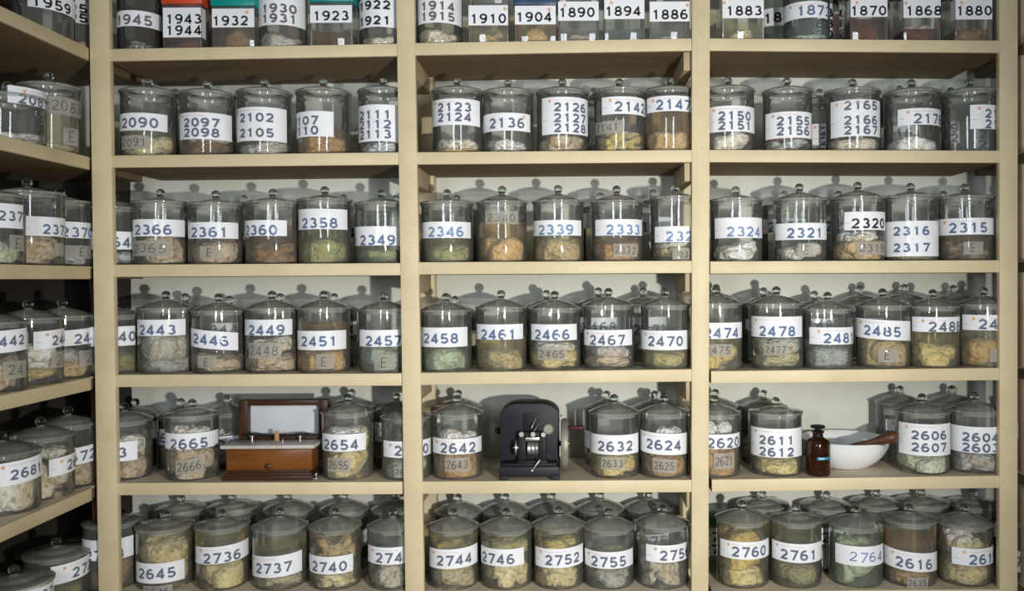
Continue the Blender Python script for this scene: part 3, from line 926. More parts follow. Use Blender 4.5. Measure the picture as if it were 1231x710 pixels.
jar(4,'C',1182.5,31,367,'2492',(1159.5,None,378.5,397),('l',1177),lines=[389.5],star_at=1172,tag=(1188.5,1206,419.5,435,''),sp=[('L',402,'ochre')],fl=('straw',398),nm='jar at the right end beside the post, orange fluid')
jar(4,'C',1146,27,363,'',side='b',nm='jar in the back, second from the right hand post')
# ---- fifth shelf
jar(5,'A',149,31,505,'2663',(112,163,531,554),('r',153),lines=[543.5],sp=[('L',552,'tan'),('L',525,'pale')],nm='jar cut off by the left post, its label ending in 63')
jar(5,'A',163,25.5,499,'',(170,188,509,530),side='b',nm='jar in the back behind the jar ending in 63')
jar(5,'A',217.5,27,499,'2668',(187,None,515.5,534),('l',188.5),side='b',nm='jar half hidden left of the jar numbered 2665',sp=[('L',536,'brown')])
jar(5,'A',231,30.2,498.5,'2665',(201.5,259.5,520.5,539.5),('l',207.5),lines=[533],star_at=None,tag=(213,243,551,569,'2666',.06),sp=[('L',537,'tan'),('W',513,'white')],lid='d')
jar(5,'A',274,26.5,495,'2658',(248,None,524,542),('l',262),side='b',nm='jar half hidden between jar 2665 and the wooden box',sp=[('W',519,'white')])
jar(5,'A',418,30,495,'2654',(388.8,438.5,521.5,542),('l',391.5),lines=[534],tag=(395,421,550,567,'2655'),sp=[('L',541,'cream'),('B',516,'white')],fl=('straw',525))
jar(5,'A',423,27,488,'',side='b',nm='jar in the back behind the jar numbered 2654')
jar(5,'A',477,27,493,'2652',(452,None,508,531),('l',458),side='b',star_at=455,nm='jar in the back between the jar 2654 and the post',sp=[('L',535,'brown')])
jar(5,'A',488.5,29.3,501,'2650',(462,517.5,530,549.5),('l',474.5),lines=[541],star_at=470,tag=(474,500,561,572,'2651'),sp=[('L',549,'green')],fl=('green',520),nm='jar hidden by the post, its label showing 2 and 0')
jar(5,'B',550,29.8,496.5,'2642',(521,578,527,545.5),('l',530),lines=[538],star_at=526,tag=(535,564,549.5,566.5,'2643'),sp=[('L',543,'tan'),('W',517,'white')],fl=('amber',541))
jar(5,'B',551,27,489,'',side='b',nm='jar in the back behind the jar numbered 2642')
jar(5,'B',738.5,29.5,495.5,'2632',(710.5,766.5,522.5,546),('l',719),lines=[536],tag=(722.5,750.5,549,564,'2633'),sp=[('L',548,'yellow')])
jar(5,'B',729.5,27,490,'',(702,709.5,519,540),side='b',nm='jar in the back behind the jar numbered 2632',sp=[('L',545,'grey')])
jar(5,'B',798,28.5,496,'2624',(770,825.5,520.5,546),('l',777.5),lines=[534.5],slope=-.04,star_at=775,tag=(784.5,812,551,567.5,'2625',-.08),sp=[('L',546,'tan'),('W',515,'white')],fl=('amber',543))
jar(5,'B',787,27,490,'',side='b',nm='jar in the back behind the jar numbered 2624')
jar(5,'C',859,29.5,496.5,'2620',(830,888,521.8,539),('r',887),lines=[532],tag=(858,881,544,563,'2621'),sp=[('L',541,'tan'),('W',510,'white')],fl=('amber',540))
jar(5,'C',860,27,488,'',side='b',nm='jar in the back behind the jar numbered 2620')
jar(5,'C',918,27,489,'',side='b',nm='jar half hidden left of the jar numbered 2611',sp=[('L',535,'olive')])
jar(5,'C',932.5,30.5,496,['2611','2612'],(903.5,962,515,549.5),('l',913.5),lines=[529,543],star_at=909.5,sp=[('L',550,'yellow')],lid='d')
jar(5,'C',1082,28,484,'',(1066,1081,504.5,518),side='b',star_at=1074,nm='jar half hidden left of the jar numbered 2606')
jar(5,'C',1108.5,31,494.5,['2606','2607'],(1082.5,1139.5,509.5,547.5),('l',1096.5),lines=[523,537.5],star_at=1091.5,sp=[('L',547,'green')])
jar(5,'C',1172,30.5,493,['2604','2603'],(1144,None,513,544.5),('l',1158),lines=[525.5,538],sp=[('L',545,'grey')])
jar(5,'C',1144,28,484,'',side='b',nm='jar in the back between the jars 2606 and 2604')
# ---- bottom shelf
jar(6,'A',134,31,627,'2733',(100,157,648.5,673),('r',148),lines=[666.5],sp=[('L',672,'grey')],fl=('brown',640),nm='jar cut off by the left post, its label ending in 3',lid='d')
jar(6,'A',198.5,32,632,'2645',(167.5,219,676,700),('l',170.8),lines=[688.5],tag=(175,206,703,716,'2646'),sp=[('L',680,'pale'),('L',650,'cream')],fl=('straw',648),lid='d')
jar(6,'A',218,27,612,'',side='b',nm='jar in the back behind the jar numbered 2645',lid='d')
jar(6,'A',267,30.2,631,'2736',(238,297,656,676.5),('l',246.5),lines=[669.5],slope=.035,star_at=244,sp=[('L',676,'cream')],fl=('straw',650),lid='d')
jar(6,'A',280,28,610,'',(232,244,638,654),side='b',nm='jar in the back behind the jar numbered 2736',lid='d')
jar(6,'A',336.5,31.5,632,'2737',(305,361,667,692.5),('l',310),lines=[681.5],slope=.045,star_at=307,sp=[('L',692,'grey')],fl=('straw',664))
jar(6,'A',347,28,612,'',side='b',nm='jar in the back behind the jar numbered 2737')
jar(6,'A',403,30.2,632,'2740',(373,423,668,689),('l',377),lines=[680.5],sp=[('T',690,'pale'),('T',652,'tan')],fl=('straw',650))
jar(6,'A',414.5,28,612,'',(430,440,640,660),side='b',nm='jar in the back behind the jar numbered 2740')
jar(6,'A',472.5,30,632,'2741',(443.5,None,657,677.5),('l',452.5),lines=[669.5],star_at=449,sp=[('T',678,'cream')],fl=('grey',656),nm='jar beside the middle post, its label showing 274')
jar(6,'A',476,28,612,'',side='b',nm='jar in the back behind the jar beside the middle post')
jar(6,'B',545,29.8,632.5,'2744',(517,573,659,682.5),('l',525.5),lines=[672.5],slope=.035,star_at=522,sp=[('L',684,'grey'),('L',660,'yellow')],fl=('straw',652))
jar(6,'B',551,28,614,'',side='b',nm='jar in the back behind the jar numbered 2744')
jar(6,'B',608.5,31,632.5,'2746',(579,629,659,679.5),('l',580.5),lines=[671],sp=[('T',674,'pale'),('L',652,'olive')],fl=('straw',650))
jar(6,'B',608,28,613,'',side='b',nm='jar in the back behind the jar numbered 2746')
jar(6,'B',671.5,30.4,630,'2752',(644,700,658.5,681.5),('l',655.5),lines=[672],slope=.035,star_at=650.5,sp=[('T',680,'cream'),('L',652,'yellow')],fl=('straw',648))
jar(6,'B',664,28,612,'',side='b',nm='jar in the back behind the jar numbered 2752')
jar(6,'B',731.5,30.4,632,'2755',(703.5,760,662.5,682.5),('l',711),lines=[674.5],star_at=708,sp=[('L',686,'grey'),('L',668,'olive')],fl=('grey',655))
jar(6,'B',722,28,611,'',side='b',nm='jar in the back behind the jar numbered 2755')
jar(6,'B',796,31,628,'2756',(777,None,654.5,675),('l',793),lines=[666.5],star_at=788,sp=[('T',672,'cream')],fl=('grey',660))
jar(6,'B',780,28,610,'2753',(766,804,642,655),('l',770),side='b',nm='jar in the back behind the jar numbered 2756')
jar(6,'C',892,31.2,623,'2760',(866.5,923,650.5,671.5),('l',880),lines=[662.5],star_at=876,sp=[('T',684,'white'),('L',642,'yellow')],fl=('yellow',640))
jar(6,'C',917,30,607,'',side='b',nm='jar in the back behind the jar numbered 2760',lid='d')
jar(6,'C',956,30.4,624,'2761',(929,986.5,653,675.5),('l',939),lines=[666.5],star_at=935,sp=[('B',683,'grey')],fl=('olive',645),lid='d')
jar(6,'C',994,30,608,'2762',(975,None,634,654),('l',988),side='b',nm='jar in the back between the jars 2761 and 2764',lid='d',sp=[('L',650,'bluish')])
jar(6,'C',1028.5,31.2,629,'2764',(1005.5,1059,656,679.5),('l',1021),lines=[668.5],ink='pen',hand=True,sp=[('L',655,'green')],fl=('green',650))
jar(6,'C',1054,30,605,'',side='b',nm='jar in the back behind the jar numbered 2764',lid='d')
jar(6,'C',1092.5,31,624,'2616',(1064,1123.5,663,685.5),('l',1077.5),lines=[676.5],slope=-.06,star_at=1074.5,tag=(1090,1113,693,706,'2615'),sp=[('T',685,'grey')],fl=('amber',652),lid='d')
jar(6,'C',1108,30,604,'',side='b',nm='jar in the back behind the jar numbered 2616',lid='d')
jar(6,'C',1158.5,32,627,'2615',(1145.5,None,658.5,679),('l',1164),lines=[671.5],ink='blue',star_at=1159,sp=[('L',680,'cream'),('W',640,'pale')],fl=('straw',655),nm='jar beside the right hand post, its label showing 261')
jar(6,'C',1170,29,606,'2618',(1150,None,628,645),('r',1199),side='b',nm='jar in the back beside the right hand post',lid='d',ink='blue')
# ---- the unit on the left wall
def left(row, x, r, rim, text, lab, tx, nm, **k):
    return jar(row, 'L', x, r, rim, text, lab, tx, nm=nm, **k)
left(2,9,37,121,'2081',(9,50,101.5,122.5),('r',55),'jar nearest the frame edge, its label showing 20',lines=[116],star_at=26,sp=[('L',153,'white')],lid='f')
left(2,59,32.5,108,'',None,None,'jar beside the corner post with a handwritten 2083 tag',tag=[(58,92,114.5,136,'2083'),(73,89,150.5,172,'E')],sp=[('L',169,'white')],fl=('straw',135),lid='f')
left(3,-17,36,238,'2376',(-30,20,243,273),('r',32),'jar at the left frame edge, its label showing 23',lines=[258],tag=(6,21,281,301,'E'),sp=[('L',285,'green')],lid='d')
left(3,33,37,235,'2373',(27,None,259.5,283),('l',48),'jar beside the jar numbered 2370',lines=[274.5],ink='blue',sp=[('L',280,'tan')],lid='d',tag=(60,70,291,307,''))
left(3,72.5,33,245,'2370',(71,111,266,285.5),('l',72),'jar numbered 2370 beside the corner post',lines=[278.5],ink='blue',tag=(76,107,294.5,310.5,'E'),sp=[('L',300,'bluish')],lid='d')
left(4,-14,36,389,'2442',(-40,24.5,399,426),('r',22),'jar at the left frame edge, its label ending in 42',lines=[412.5],slope=.05,tag=(0,24,436.5,458,'24'),sp=[('L',428,'tan')])
left(4,34,35,384,'2441',(39,None,399.5,421.5),('l',58),'jar second from the corner post, tall white wad inside',lines=[412.5],slope=.05,star_at=53,tag=(57,70,425,445,'2'),sp=[('L',443,'yellow'),('L',412,'white')])
left(4,75,33,381,'2444',(73,109,397.5,416.5),('l',87),'jar beside the corner post, its label showing 24',lines=[409],slope=.05,tag=(92,109,423,442,'2'),sp=[('L',434,'ochre'),('W',415,'grey')])
left(5,1,38,543,'2681',(-20,44,558,586),('l',10),'jar cut off by the frame edge, its label showing 268',lines=[574],slope=.06,star_at=3,sp=[('L',560,'pale')])
left(5,49,35,524,'2676',(57,None,554.5,576),('l',76),'jar second from the corner post, its label showing 26',lines=[566.5],slope=.06,star_at=70,sp=[('L',556,'cream'),('W',540,'pale')])
left(5,82,32,510,'2672',(74,111,540,560.5),('r',110),'jar beside the corner post, its label ending in 72',lines=[551],slope=.06,sp=[('L',555,'tan')])
left(6,17,38,700,'2722',(20,62,712,740),('c',None),'jar cut off by the lower left corner of the frame',slope=.05,lid='d',fl=('olive',712))
left(6,68,35,665,'2725',(62,None,680.5,703),('l',84),'jar beside the corner post, its label showing 27',lines=[694],slope=.06,star_at=76,lid='d',fl=('olive',700),sp=[('L',712,'olive')])
left(6,111,31,650,'2729',(108,None,652,676),('l',108.5),'jar in the corner, almost hidden behind the post',lines=[664],lid='d')
left(1,51,33,-38,'1959',(36,None,-13,9.5),('l',40),'smoky jar at the frame top, its label ending in 59',lines=[2],ink='black',slope=-.05,lid='f')
left(1,97,31,-30,['1952','1953'],(73,None,-1,28),('l',75),'smoky jar beside the corner post, its label showing 195 twice',lines=[10,21.5],ink='black',slope=-.05,lid='f',sp=[('L',44,'tan')])
# ---- the unit on the right wall (only a sliver shows)
jar(1,'R',1249,33,-35,'1861',(1226,None,2,36),('l',1226),lines=[20],nm='jar cut off by the right edge of the frame, black digits',ink='black',lid='f')
jar(3,'R',1251,33,235,'2310',(1228,None,262,289),('l',1229),lines=[277],nm='jar cut off by the right edge of the frame, pale blue digits',ink='sky',lid='d')
jar(5,'R',1250,33,488,'2599',(1226,None,510,530),('l',1229),lines=[521],nm='jar cut off by the right edge of the frame, label at mid height',lid='d')
jar(6,'R',1250,33,630,'7291',(1223.5,None,668,694),('l',1224.5),lines=[681],nm='jar cut off by the right edge of the frame, label starting with 7',sp=[('L',660,'tan')],lid='d')
# ---- round jars on the top shelf
jar(1,'A',168.3,25.2,-32,'1945',(143.5,192.5,13,32),('r',182),lines=[24],ink='grey',body='smoke',sp=[('T',48,'grey')],lid='f')
jar(1,'A',340,28.2,-32,['1930','1931'],(312.5,366.5,-6,30.5),('l',317),lines=[10.5,22.5],ink='grey',sp=[('L',36,'grey')],lid='f')
jar(1,'A',460,27.6,-32,['1922','1921'],(432.5,None,-2,33),('l',434),lines=[6.5,25],ink='black',sp=[('L',41,'pale')],lid='f')
jar(1,'B',528,27.6,-32,['1914','1915'],(502.5,554,-8,28),('l',507),lines=[7.5,20],ink='grey',sp=[('B',32,'cream')],lid='f')
jar(1,'C',969,27.3,-32,'1873',(941,None,2,22),('l',958.5),lines=[13],ink='blue',star_at=951,sp=[('L',40,'pale')],fl=('teal',24),lid='f')
jar(1,'C',933,25,-20,'1871',(918,None,10,31),('l',919),side='b',lines=[21.5],nm='jar in the back, its label showing 18, between jars 1883 and 1873',ink='black',lid='f')
jar(1,'C',986,22,-20,['1863','1868','1870'],(975,None,5,48),('r',1001),side='b',lines=[16,29,42],nm='jar in the back with a tall label, right of the jar numbered 1873',ink='black',lid='f')

# ------------------------------------------------------------------ rectangular museum jars on the top shelf
def rect_jar(bay, x0, x1, texts, lab, tx0, lidcol=None, lidpx=-10, fl=None, sp=(), row=1, Yf=8.0, depth=44.0, edge=(.05, .03, .025), star_at=None,
             nm=None, lines=None, wrap=None, ink='black', what=''):
    texts = [texts] if isinstance(texts, str) else texts
    fsc = (D + Yf) / D
    ua, va = unroll(x0, lab[0]); ub, vb = unroll(x1, lab[0])
    xa, xb = ua * fsc, ub * fsc
    xm, hw = (xa + xb) / 2, (xb - xa) / 2
    Yc = Yf + depth / 2
    z0 = shelf_z(row, bay, xm)
    px = (x0 + x1) / 2
    zp = lambda py: unroll(px, py)[1] * fsc - z0
    H = zp(lidpx)
    who = nm or ('jar numbered ' + ' and '.join(texts))
    bayw = {'A': 'left bay', 'B': 'middle bay', 'C': 'right bay'}[bay]
    t = empty('museum_jar', P(xm, Yc, z0 + .1), 0, f'rectangular glass {who}{what}, {ROWS[row]} shelf' + (f', {bayw}' if len(who.split()) < 7 else ''), 'jar', f'rectangular jars on the {ROWS[row]} shelf')
    hd = depth / 2
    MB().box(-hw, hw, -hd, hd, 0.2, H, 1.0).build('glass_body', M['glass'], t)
    for sx in (-1, 1):
        for sy in (-1, 1):
            e = MB().box(sx * hw - (1.9 if sx > 0 else -.5), sx * hw + (-.5 if sx > 0 else 1.9), sy * hd - (1.9 if sy > 0 else -.5), sy * hd + (-.5 if sy > 0 else 1.9), 1, H - 1, .4).build('edge_seal', M['plastic'], t)
            e.color = (*edge, 1)
    l = MB().box(-hw - 1.2, hw + 1.2, -hd - 1.2, hd + 1.2, H - .2, H + 15, 1.2).build('lid', M['plastic'], t)
    l.color = (*(lidcol or (.03, .03, .03)), 1)
    if fl:
        f = MB().box(-hw + 2.6, hw - 2.6, -hd + 2.6, hd - 2.6, 1.5, min(zp(fl[1]), H - 2), .8).build('preserving_fluid', M['fluid'], t)
        f.color = (*[c ** .68 for c in FL[fl[0]]], 1)
    a, b = zp(lab[1]), zp(lab[0])
    vs, fs = flat_grid(-hw + .4, hw - .4, a, b, 0, 2)
    pts = [(s * U, (-hd - .25) * U, z * U) for s, z in vs]
    if wrap:
        sx = 1 if wrap == 'r' else -1
        n = len(pts)
        pts += [(sx * (hw + .25) * U, (-hd - .2) * U, a * U), (sx * (hw + .25) * U, (-hd + 12) * U, a * U), (sx * (hw + .25) * U, (-hd + 12) * U, b * U), (sx * (hw + .25) * U, (-hd - .2) * U, b * U)]
        fs = fs + [(n, n + 1, n + 2, n + 3)]
    lb = mesh_obj('paper_label', pts, fs, M['paper'], t, smooth=False)
    if lines is None: lines = [(lab[0] + lab[1]) / 2 + 1.2 + (k - (len(texts) - 1) / 2) * 13.4 for k in range(len(texts))]
    s0 = unroll(tx0, 20)[0] * fsc - xm
    q = merge(*[strokes(t_, s0, zp(yc), 11.4, 11.6, 2.3) for t_, yc in zip(texts, lines)])
    o = mesh_obj('printed_number', [(s * U, (-hd - .5) * U, z * U) for s, z in q[0]], q[1], M['ink'], lb, smooth=False)
    o.color = (*INK[ink], 1)
    if star_at:
        sv, sf = star(unroll(star_at, 5)[0] * fsc - xm, b - 4.5, 2.6)
        o = mesh_obj('printed_emblem', [(s * U, (-hd - .5) * U, z * U) for s, z in sv], sf, M['ink'], lb, smooth=False)
        o.color = (*ORANGE, 1)
    for kind, top, color in sp:
        zt = min(max(zp(top), 6), H - 3)
        rr = min(hw, hd) - 4
        specimen(kind, color, xm, Yc - hd + rr + 4, z0 + 2, z0 + zt, rr, 'the ' + who)
    return t
RED, TEAL, BLUE = (.62, .07, .02), (.0, .27, .25), (.01, .05, .12)
rect_jar('A',195.5,242,['1943','1944'],(9.3,45),199.5,RED,4.6,('red',20),[('L',44,'tan')],edge=(.10,.01,.01),wrap='r',lines=[23,36.5],what=' under a red lid')
rect_jar('A',254.5,306,'1932',(10.5,33),255.5,TEAL,7,('brown',14),[('L',32,'tan')],edge=(.03,.02,.02),star_at=297,lines=[25],what=' under a teal lid')
rect_jar('A',372.5,423.5,'1923',(6.5,27.5),376.5,TEAL,2,('rust',38),[],edge=(.22,.25,.24),lines=[19],what=' holding orange brown fluid')
rect_jar('B',562.8,611,'1910',(6.5,30.6),565.5,None,-14,('straw',34),[('T',32,'tan')],edge=(.16,.08,.02),star_at=607,lines=[22.5])
rect_jar('B',618.5,668.5,'1904',(7,29.5),620.5,BLUE,6,('amber',10),[('B',31,'pale')],edge=(.14,.04,.015),star_at=660,lines=[20.5],what=' under a dark blue lid')
rect_jar('B',670.5,720,'1890',(2,25),672,None,-14,('grey',24),[('L',39,'pink')],edge=(.05,.03,.03),star_at=679,lines=[15])
rect_jar('B',726,775,'1894',(-1,23),727.5,None,-14,('teal',34),[],edge=(.06,.02,.02),star_at=735,lines=[13.5])
rect_jar('B',780.5,829,'1886',(2,26),784,None,-14,('grey',27),[('L',38,'white')],edge=(.05,.02,.03),star_at=826,lines=[17.5])
rect_jar('C',868,918.5,'1883',(-1,22),873,None,-16,('straw',26),[('W',33,'pale')],edge=(.40,.42,.40),star_at=866.5 + 4,lines=[13],wrap='l')
rect_jar('C',1022,1067,'1870',(-1,20.5),1022.5,(.10,.01,.01),-12,('red',22),[('L',24,'tan')],edge=(.10,.02,.015),star_at=1030,lines=[13],wrap='l')
rect_jar('C',1085.5,1131,'1868',(-1,21.5),1089,(.10,.01,.01),-12,('red',34),[('L',26,'pink')],edge=(.10,.02,.015),star_at=1089,lines=[13],wrap='l')
rect_jar('C',1148,1193,'1880',(-1,23.5),1149.5,(.10,.01,.01),-12,('brown',34),[('T',26,'tan')],edge=(.10,.04,.015),star_at=1156,lines=[13],wrap='l')
rect_jar('C',838,876,['2727','2729'],(635,668),840,(.0,.16,.11),632,('green',650),[],row=6,Yf=70,depth=48,edge=(.03,.08,.06),lines=[645,660],
         nm='box jar with a green lid and 27 on its label')

# ------------------------------------------------------------------ the microtome
def T_at(px, py, Y):
    u, v = unroll(px, py)
    s = (D + Y) / D
    return u * s, v * s
mx, _ = T_at(636, 577, 8)
mz = shelf_z(5, 'B', mx)
mt = empty('microtome', P(mx, 8, mz), 0, 'dark navy rotary microtome with a hand wheel and maroon handle on the fifth shelf', 'microtome')
def mpart(name, mb, mat, parent=mt, **k):
    return mb.build(name, mat, parent, (0, 0, 0), **k)
def q(zx, zy, Y):
    """zoomed photo coordinates of the microtome -> its own frame"""
    X, Z = T_at(585 + zx / 6.177, 470 + zy / 6.177, Y)
    return X - mx, Z - mz
S1 = (D + 30) / D
# housing: arched plate
def arch(x0, x1, z0, z1, r, n=12):
    pts = [(x0, z0)]
    pts += [(x0 + r - r * math.cos(PI / 2 * i / n), z1 - r * .62 + r * .62 * math.sin(PI / 2 * i / n)) for i in range(n + 1)]
    pts += [(x1 - r + r * math.sin(PI / 2 * i / n), z1 - r * .62 + r * .62 * math.cos(PI / 2 * i / n)) for i in range(n + 1)]
    pts += [(x1, z0)]
    return pts
hx0, hz0 = q(102, 560, 30); hx1, hz1 = q(535, 88, 30)
def arch_bm(x0, x1, z0, z1, r, y0, y1, bev):
    o = arch(x0, x1, z0, z1, r)
    bm = bmesh.new()
    va = [bm.verts.new((x, y0, z)) for x, z in o]
    vb = [bm.verts.new((x, y1, z)) for x, z in o]
    bm.faces.new(va); bm.faces.new(vb[::-1])
    for i in range(len(o)):
        j = (i + 1) % len(o)
        bm.faces.new((va[i], vb[i], vb[j], va[j]))
    bmesh.ops.recalc_face_normals(bm, faces=bm.faces)
    fe = [e for e in bm.edges if all(abs(v.co.y - y0) < 1e-4 for v in e.verts) or all(abs(v.co.y - y1) < 1e-4 for v in e.verts)]
    bmesh.ops.bevel(bm, geom=fe, offset=bev, segments=2, affect='EDGES', profile=.5)
    m = MB(); m.from_bm(bm); return m
mpart('housing', arch_bm(hx0, hx1, 8, hz1, 24, 22, 62, 1.2), M['navy'])
wx0, wz0 = q(267, 330, 21); wx1, wz1 = q(388, 165, 21)
win = arch_bm(wx0, wx1, wz0, wz1, 6, 21.2, 24, .3)
mpart('recess', win, M['black'])
bx0, _ = q(90, 600, -2); bx1, _ = q(538, 600, -2)
_, bz1 = q(300, 578, -2)
base = MB().box(bx0, bx1, -3, 66, 3.4, bz1 + 1, .9)
base.box(bx0 - .5, bx0 + 10, -3.4, 12, 0, 4, .6); base.box(bx1 - 10, bx1 + .5, -3.4, 12, 0, 4, .6)
base.box(bx0 - .5, bx0 + 10, 54, 66, 0, 4, .6); base.box(bx1 - 10, bx1 + .5, 54, 66, 0, 4, .6)
mpart('base', base, M['navy'])
mpart('base_plate', MB().box(bx0 + 3, bx1 - 3, 1, 60, bz1 + .5, bz1 + 4.5, .6), M['black'])
cx0, cz0 = q(235, 560, 12); cx1, cz1 = q(440, 300, 12)
mech = MB().box(cx0, cx0 + 9, 8, 23, bz1 + 3, cz1 - 6, .8).box(cx1 - 9, cx1, 8, 23, bz1 + 3, cz1 - 6, .8)
mech.box(cx0 + 5, cx1 - 5, 12, 23, cz0 + 2, cz1 - 2, .8)
mech.box(cx0 - 1, cx1 + 1, 4, 23, cz0, cz0 + 7, .6)
mpart('carriage', mech, M['black'])
rx0, rz0 = q(298, 488, 5); rx1, rz1 = q(383, 384, 5)
rr = (rz1 - rz0) / 2
Tx = Matrix.Translation((rx0, 9, (rz0 + rz1) / 2)) @ Matrix.Rotation(PI / 2, 4, 'Y')
L_ = rx1 - rx0
mpart('clamp_drum', MB().lathe([(rr * .8, 0), (rr, .8), (rr, L_ * .3), (rr * .96, L_ * .33), (rr, L_ * .36), (rr, L_ * .62), (rr * .96, L_ * .65), (rr, L_ * .68), (rr, L_ - .8), (rr * .8, L_)], 28, Tx), M['steel'])
px0, pz0 = q(285, 376, 3); px1, pz1 = q(390, 350, 3)
mpart('clamp_plate', MB().box(px0, px1, 1, 12, pz0, pz1, .5), M['steel'])
for zx, zy, rad in ((255, 330, 3.4), (342, 330, 3.4), (420, 332, 3.3)):
    kx, kz = q(zx, zy, 5)
    Ty = Matrix.Translation((kx, 9, kz)) @ Matrix.Rotation(PI / 2, 4, 'X')
    kb = MB().lathe([(rad * .8, -4), (rad, 0), (rad, 3.2), (rad * .85, 4), (rad * .45, 4.01), (rad * .45, 3.2)], 20, Ty)
    mpart('clamp_knob', kb, M['steel'])
dx, dz = q(458, 290, 20)
Ty = Matrix.Translation((dx, 21.5, dz)) @ Matrix.Rotation(PI / 2, 4, 'X')
mpart('dial', MB().lathe([(6.5, -1), (6.7, 1.6), (6.0, 2.4), (5.4, 2.0), (5.2, 2.4)], 28, Ty), M['cast'])
lx, lz = q(216, 430, 8)
Tw = Matrix.Translation((lx - 1.5, 10, lz)) @ Matrix.Rotation(PI / 2, 4, 'Y')
mpart('feed_wheel', MB().lathe([(5, 0), (9.0, .4), (9.4, 1.5), (9.0, 2.6), (5, 3)], 28, Tw), M['steel'])
mpart('feed_shaft', MB().rod((lx - 4, 10, lz), (cx0 + 2, 10, lz), 1.5), M['steel'])
ax, az = q(335, 600, -6); bx_, bz_ = q(390, 526, -5)
lev = MB().rod((ax, -5.5, az), (bx_, -4.5, bz_), 1.0, 1.2).ball((ax, -5.5, az), 2.5).ball((bx_, -4.5, bz_), 1.6)
lev.rod((ax, -5.5, az), (ax, 2, az), 1.2)
mpart('locking_lever', lev, M['steel'])
ka, kb_ = q(330, 282, 14), q(361, 214, 16)
mpart('knife_rod', MB().rod((ka[0], 14, ka[1]), (kb_[0], 19, kb_[1]), .8), M['steel'])
ka, kb_ = q(352, 300, 14), q(386, 246, 16)
mpart('knife_rod', MB().rod((ka[0], 14, ka[1]), (kb_[0], 19, kb_[1]), .45), M['steel'])
ka = q(84, 300, 40)
mpart('side_knob', MB().ball((ka[0], 40, ka[1]), 4.6).rod((ka[0], 40, ka[1]), (hx0 + 3, 40, ka[1]), 2.4), M['black'])
ka = q(545, 183, 40)
mpart('latch_pin', MB().rod((hx1 - 2, 34, ka[1]), (ka[0] + 1, 34, ka[1]), .6).ball((ka[0] + 1, 34, ka[1]), 1.5), M['steel'])
wcx, wcz = q(580, 398, 34)
wr = 30.5 * (D + 34) / D
wt_ = 5.0
Tw = Matrix.Translation((wcx, 36, wcz)) @ Matrix.Rotation(PI / 2, 4, 'Y')
hw = mpart('hand_wheel', MB().lathe([(6, -wt_ + 1), (wr * .80, -wt_ * .4), (wr * .86, -wt_ * .95), (wr * .96, -wt_ * .8), (wr, 0), (wr * .96, wt_ * .8), (wr * .86, wt_ * .95), (wr * .80, wt_ * .4), (6, wt_ - 1)], 40, Tw), M['cast'])
mpart('axle', MB().rod((hx1 - 2, 36, wcz), (wcx + 6, 36, wcz), 3.2), M['steel'])
_, hz_ = q(660, 277, 20)
hxe = q(722, 277, 16)[0]
Th = Matrix.Translation((wcx + 4, 18, hz_)) @ Matrix.Rotation(PI / 2, 4, 'Y')
HL = hxe - wcx - 4
hd_ = mpart('crank_handle', MB().lathe([(1.6, 0), (1.8, 1.6), (2.6, 3), (2.2, HL * .35), (3.2, HL * .72), (3.3, HL * .86), (2.2, HL)], 18, Th), M['maroon'])

# ------------------------------------------------------------------ wooden scale box with its lid open
def qb(zx, zy, Y):
    X, Z = T_at(255 + zx / 6.172, 470 + zy / 6.172, Y)
    return X - sx_, Z - sz_
sx_, _ = T_at(320, 578, 6)
sz_ = shelf_z(5, 'A', sx_)
sb = empty('scale_box', P(sx_, 6, sz_), 0, 'small wooden scale box with open lid and grey marble top', 'box')
def sp_(name, mb, mat, parent=sb): return mb.build(name, mat, parent, (0, 0, 0))
x0, _z = qb(68, 600, 8); x1, _z = qb(742, 600, 8)
_a, zt = qb(300, 600, 8)
y0, y1 = 2, 46
moul = MB().box(x0, x1, y0, y1, .4, zt * .55, .8).box(x0 + 2, x1 - 2, y0 + 1.5, y1 - 1, zt * .5, zt * .85, .8).box(x0 + 4, x1 - 4, y0 + 3, y1 - 2, zt * .8, zt + 1.5, .7)
sp_('base_moulding', moul, M['darkwood'])
a0, _z = qb(100, 500, 12); a1, _z = qb(735, 500, 12); _a, zb = qb(300, 434, 12)
bd = sp_('drawer_case', MB().box(a0, a1, y0 + 6, y1 - 3, zt, zb, .7), M['wood'])
d0, dz0 = qb(190, 585, 12); d1, dz1 = qb(640, 445, 12)
df = sp_('drawer_front', MB().box(d0, d1, y0 + 5.3, y0 + 8, zt + 1, zb - 1.2, .4), M['wood'])
kx, kz = qb(408, 563, 6)
Ty = Matrix.Translation((kx, y0 + 5.5, kz)) @ Matrix.Rotation(PI / 2, 4, 'X')
sp_('drawer_knob', MB().lathe([(1.5, 0), (1.3, 2), (3.3, 3.6), (3.2, 5), (1.6, 6)], 18, Ty), M['darkwood'], df)
m0, _z = qb(52, 415, 4); m1, _z = qb(750, 415, 4); _a, mz0 = qb(300, 432, 4); _a, mz1 = qb(300, 405, 4)
sp_('marble_top', MB().box(m0, m1, y0 - 2, y1 + 2, mz0, mz1, .9), M['marble'])
l0, lz0 = qb(205, 322, 50); l1, lz1 = qb(862, 60, 50)
fw = 11.5
lidm = MB().box(l0, l0 + fw, y1 - 6, y1 + 9, mz1 + .2, lz1, .8).box(l1 - fw, l1, y1 - 6, y1 + 9, mz1 + .2, lz1, .8)
lidm.box(l0 + fw - 1, l1 - fw + 1, y1 - 6, y1 + 9, lz1 - 7, lz1, .8).box(l0 + fw - 1, l1 - fw + 1, y1 - 6, y1 + 9, mz1 + .2, mz1 + 4, .6)
ld = sp_('open_lid', lidm, M['darkwood'])
sp_('lid_lining', MB().box(l0 + fw - .5, l1 - fw + .5, y1 + 5, y1 + 8, mz1 + 3, lz1 - 6, .2), M['lining'], ld)
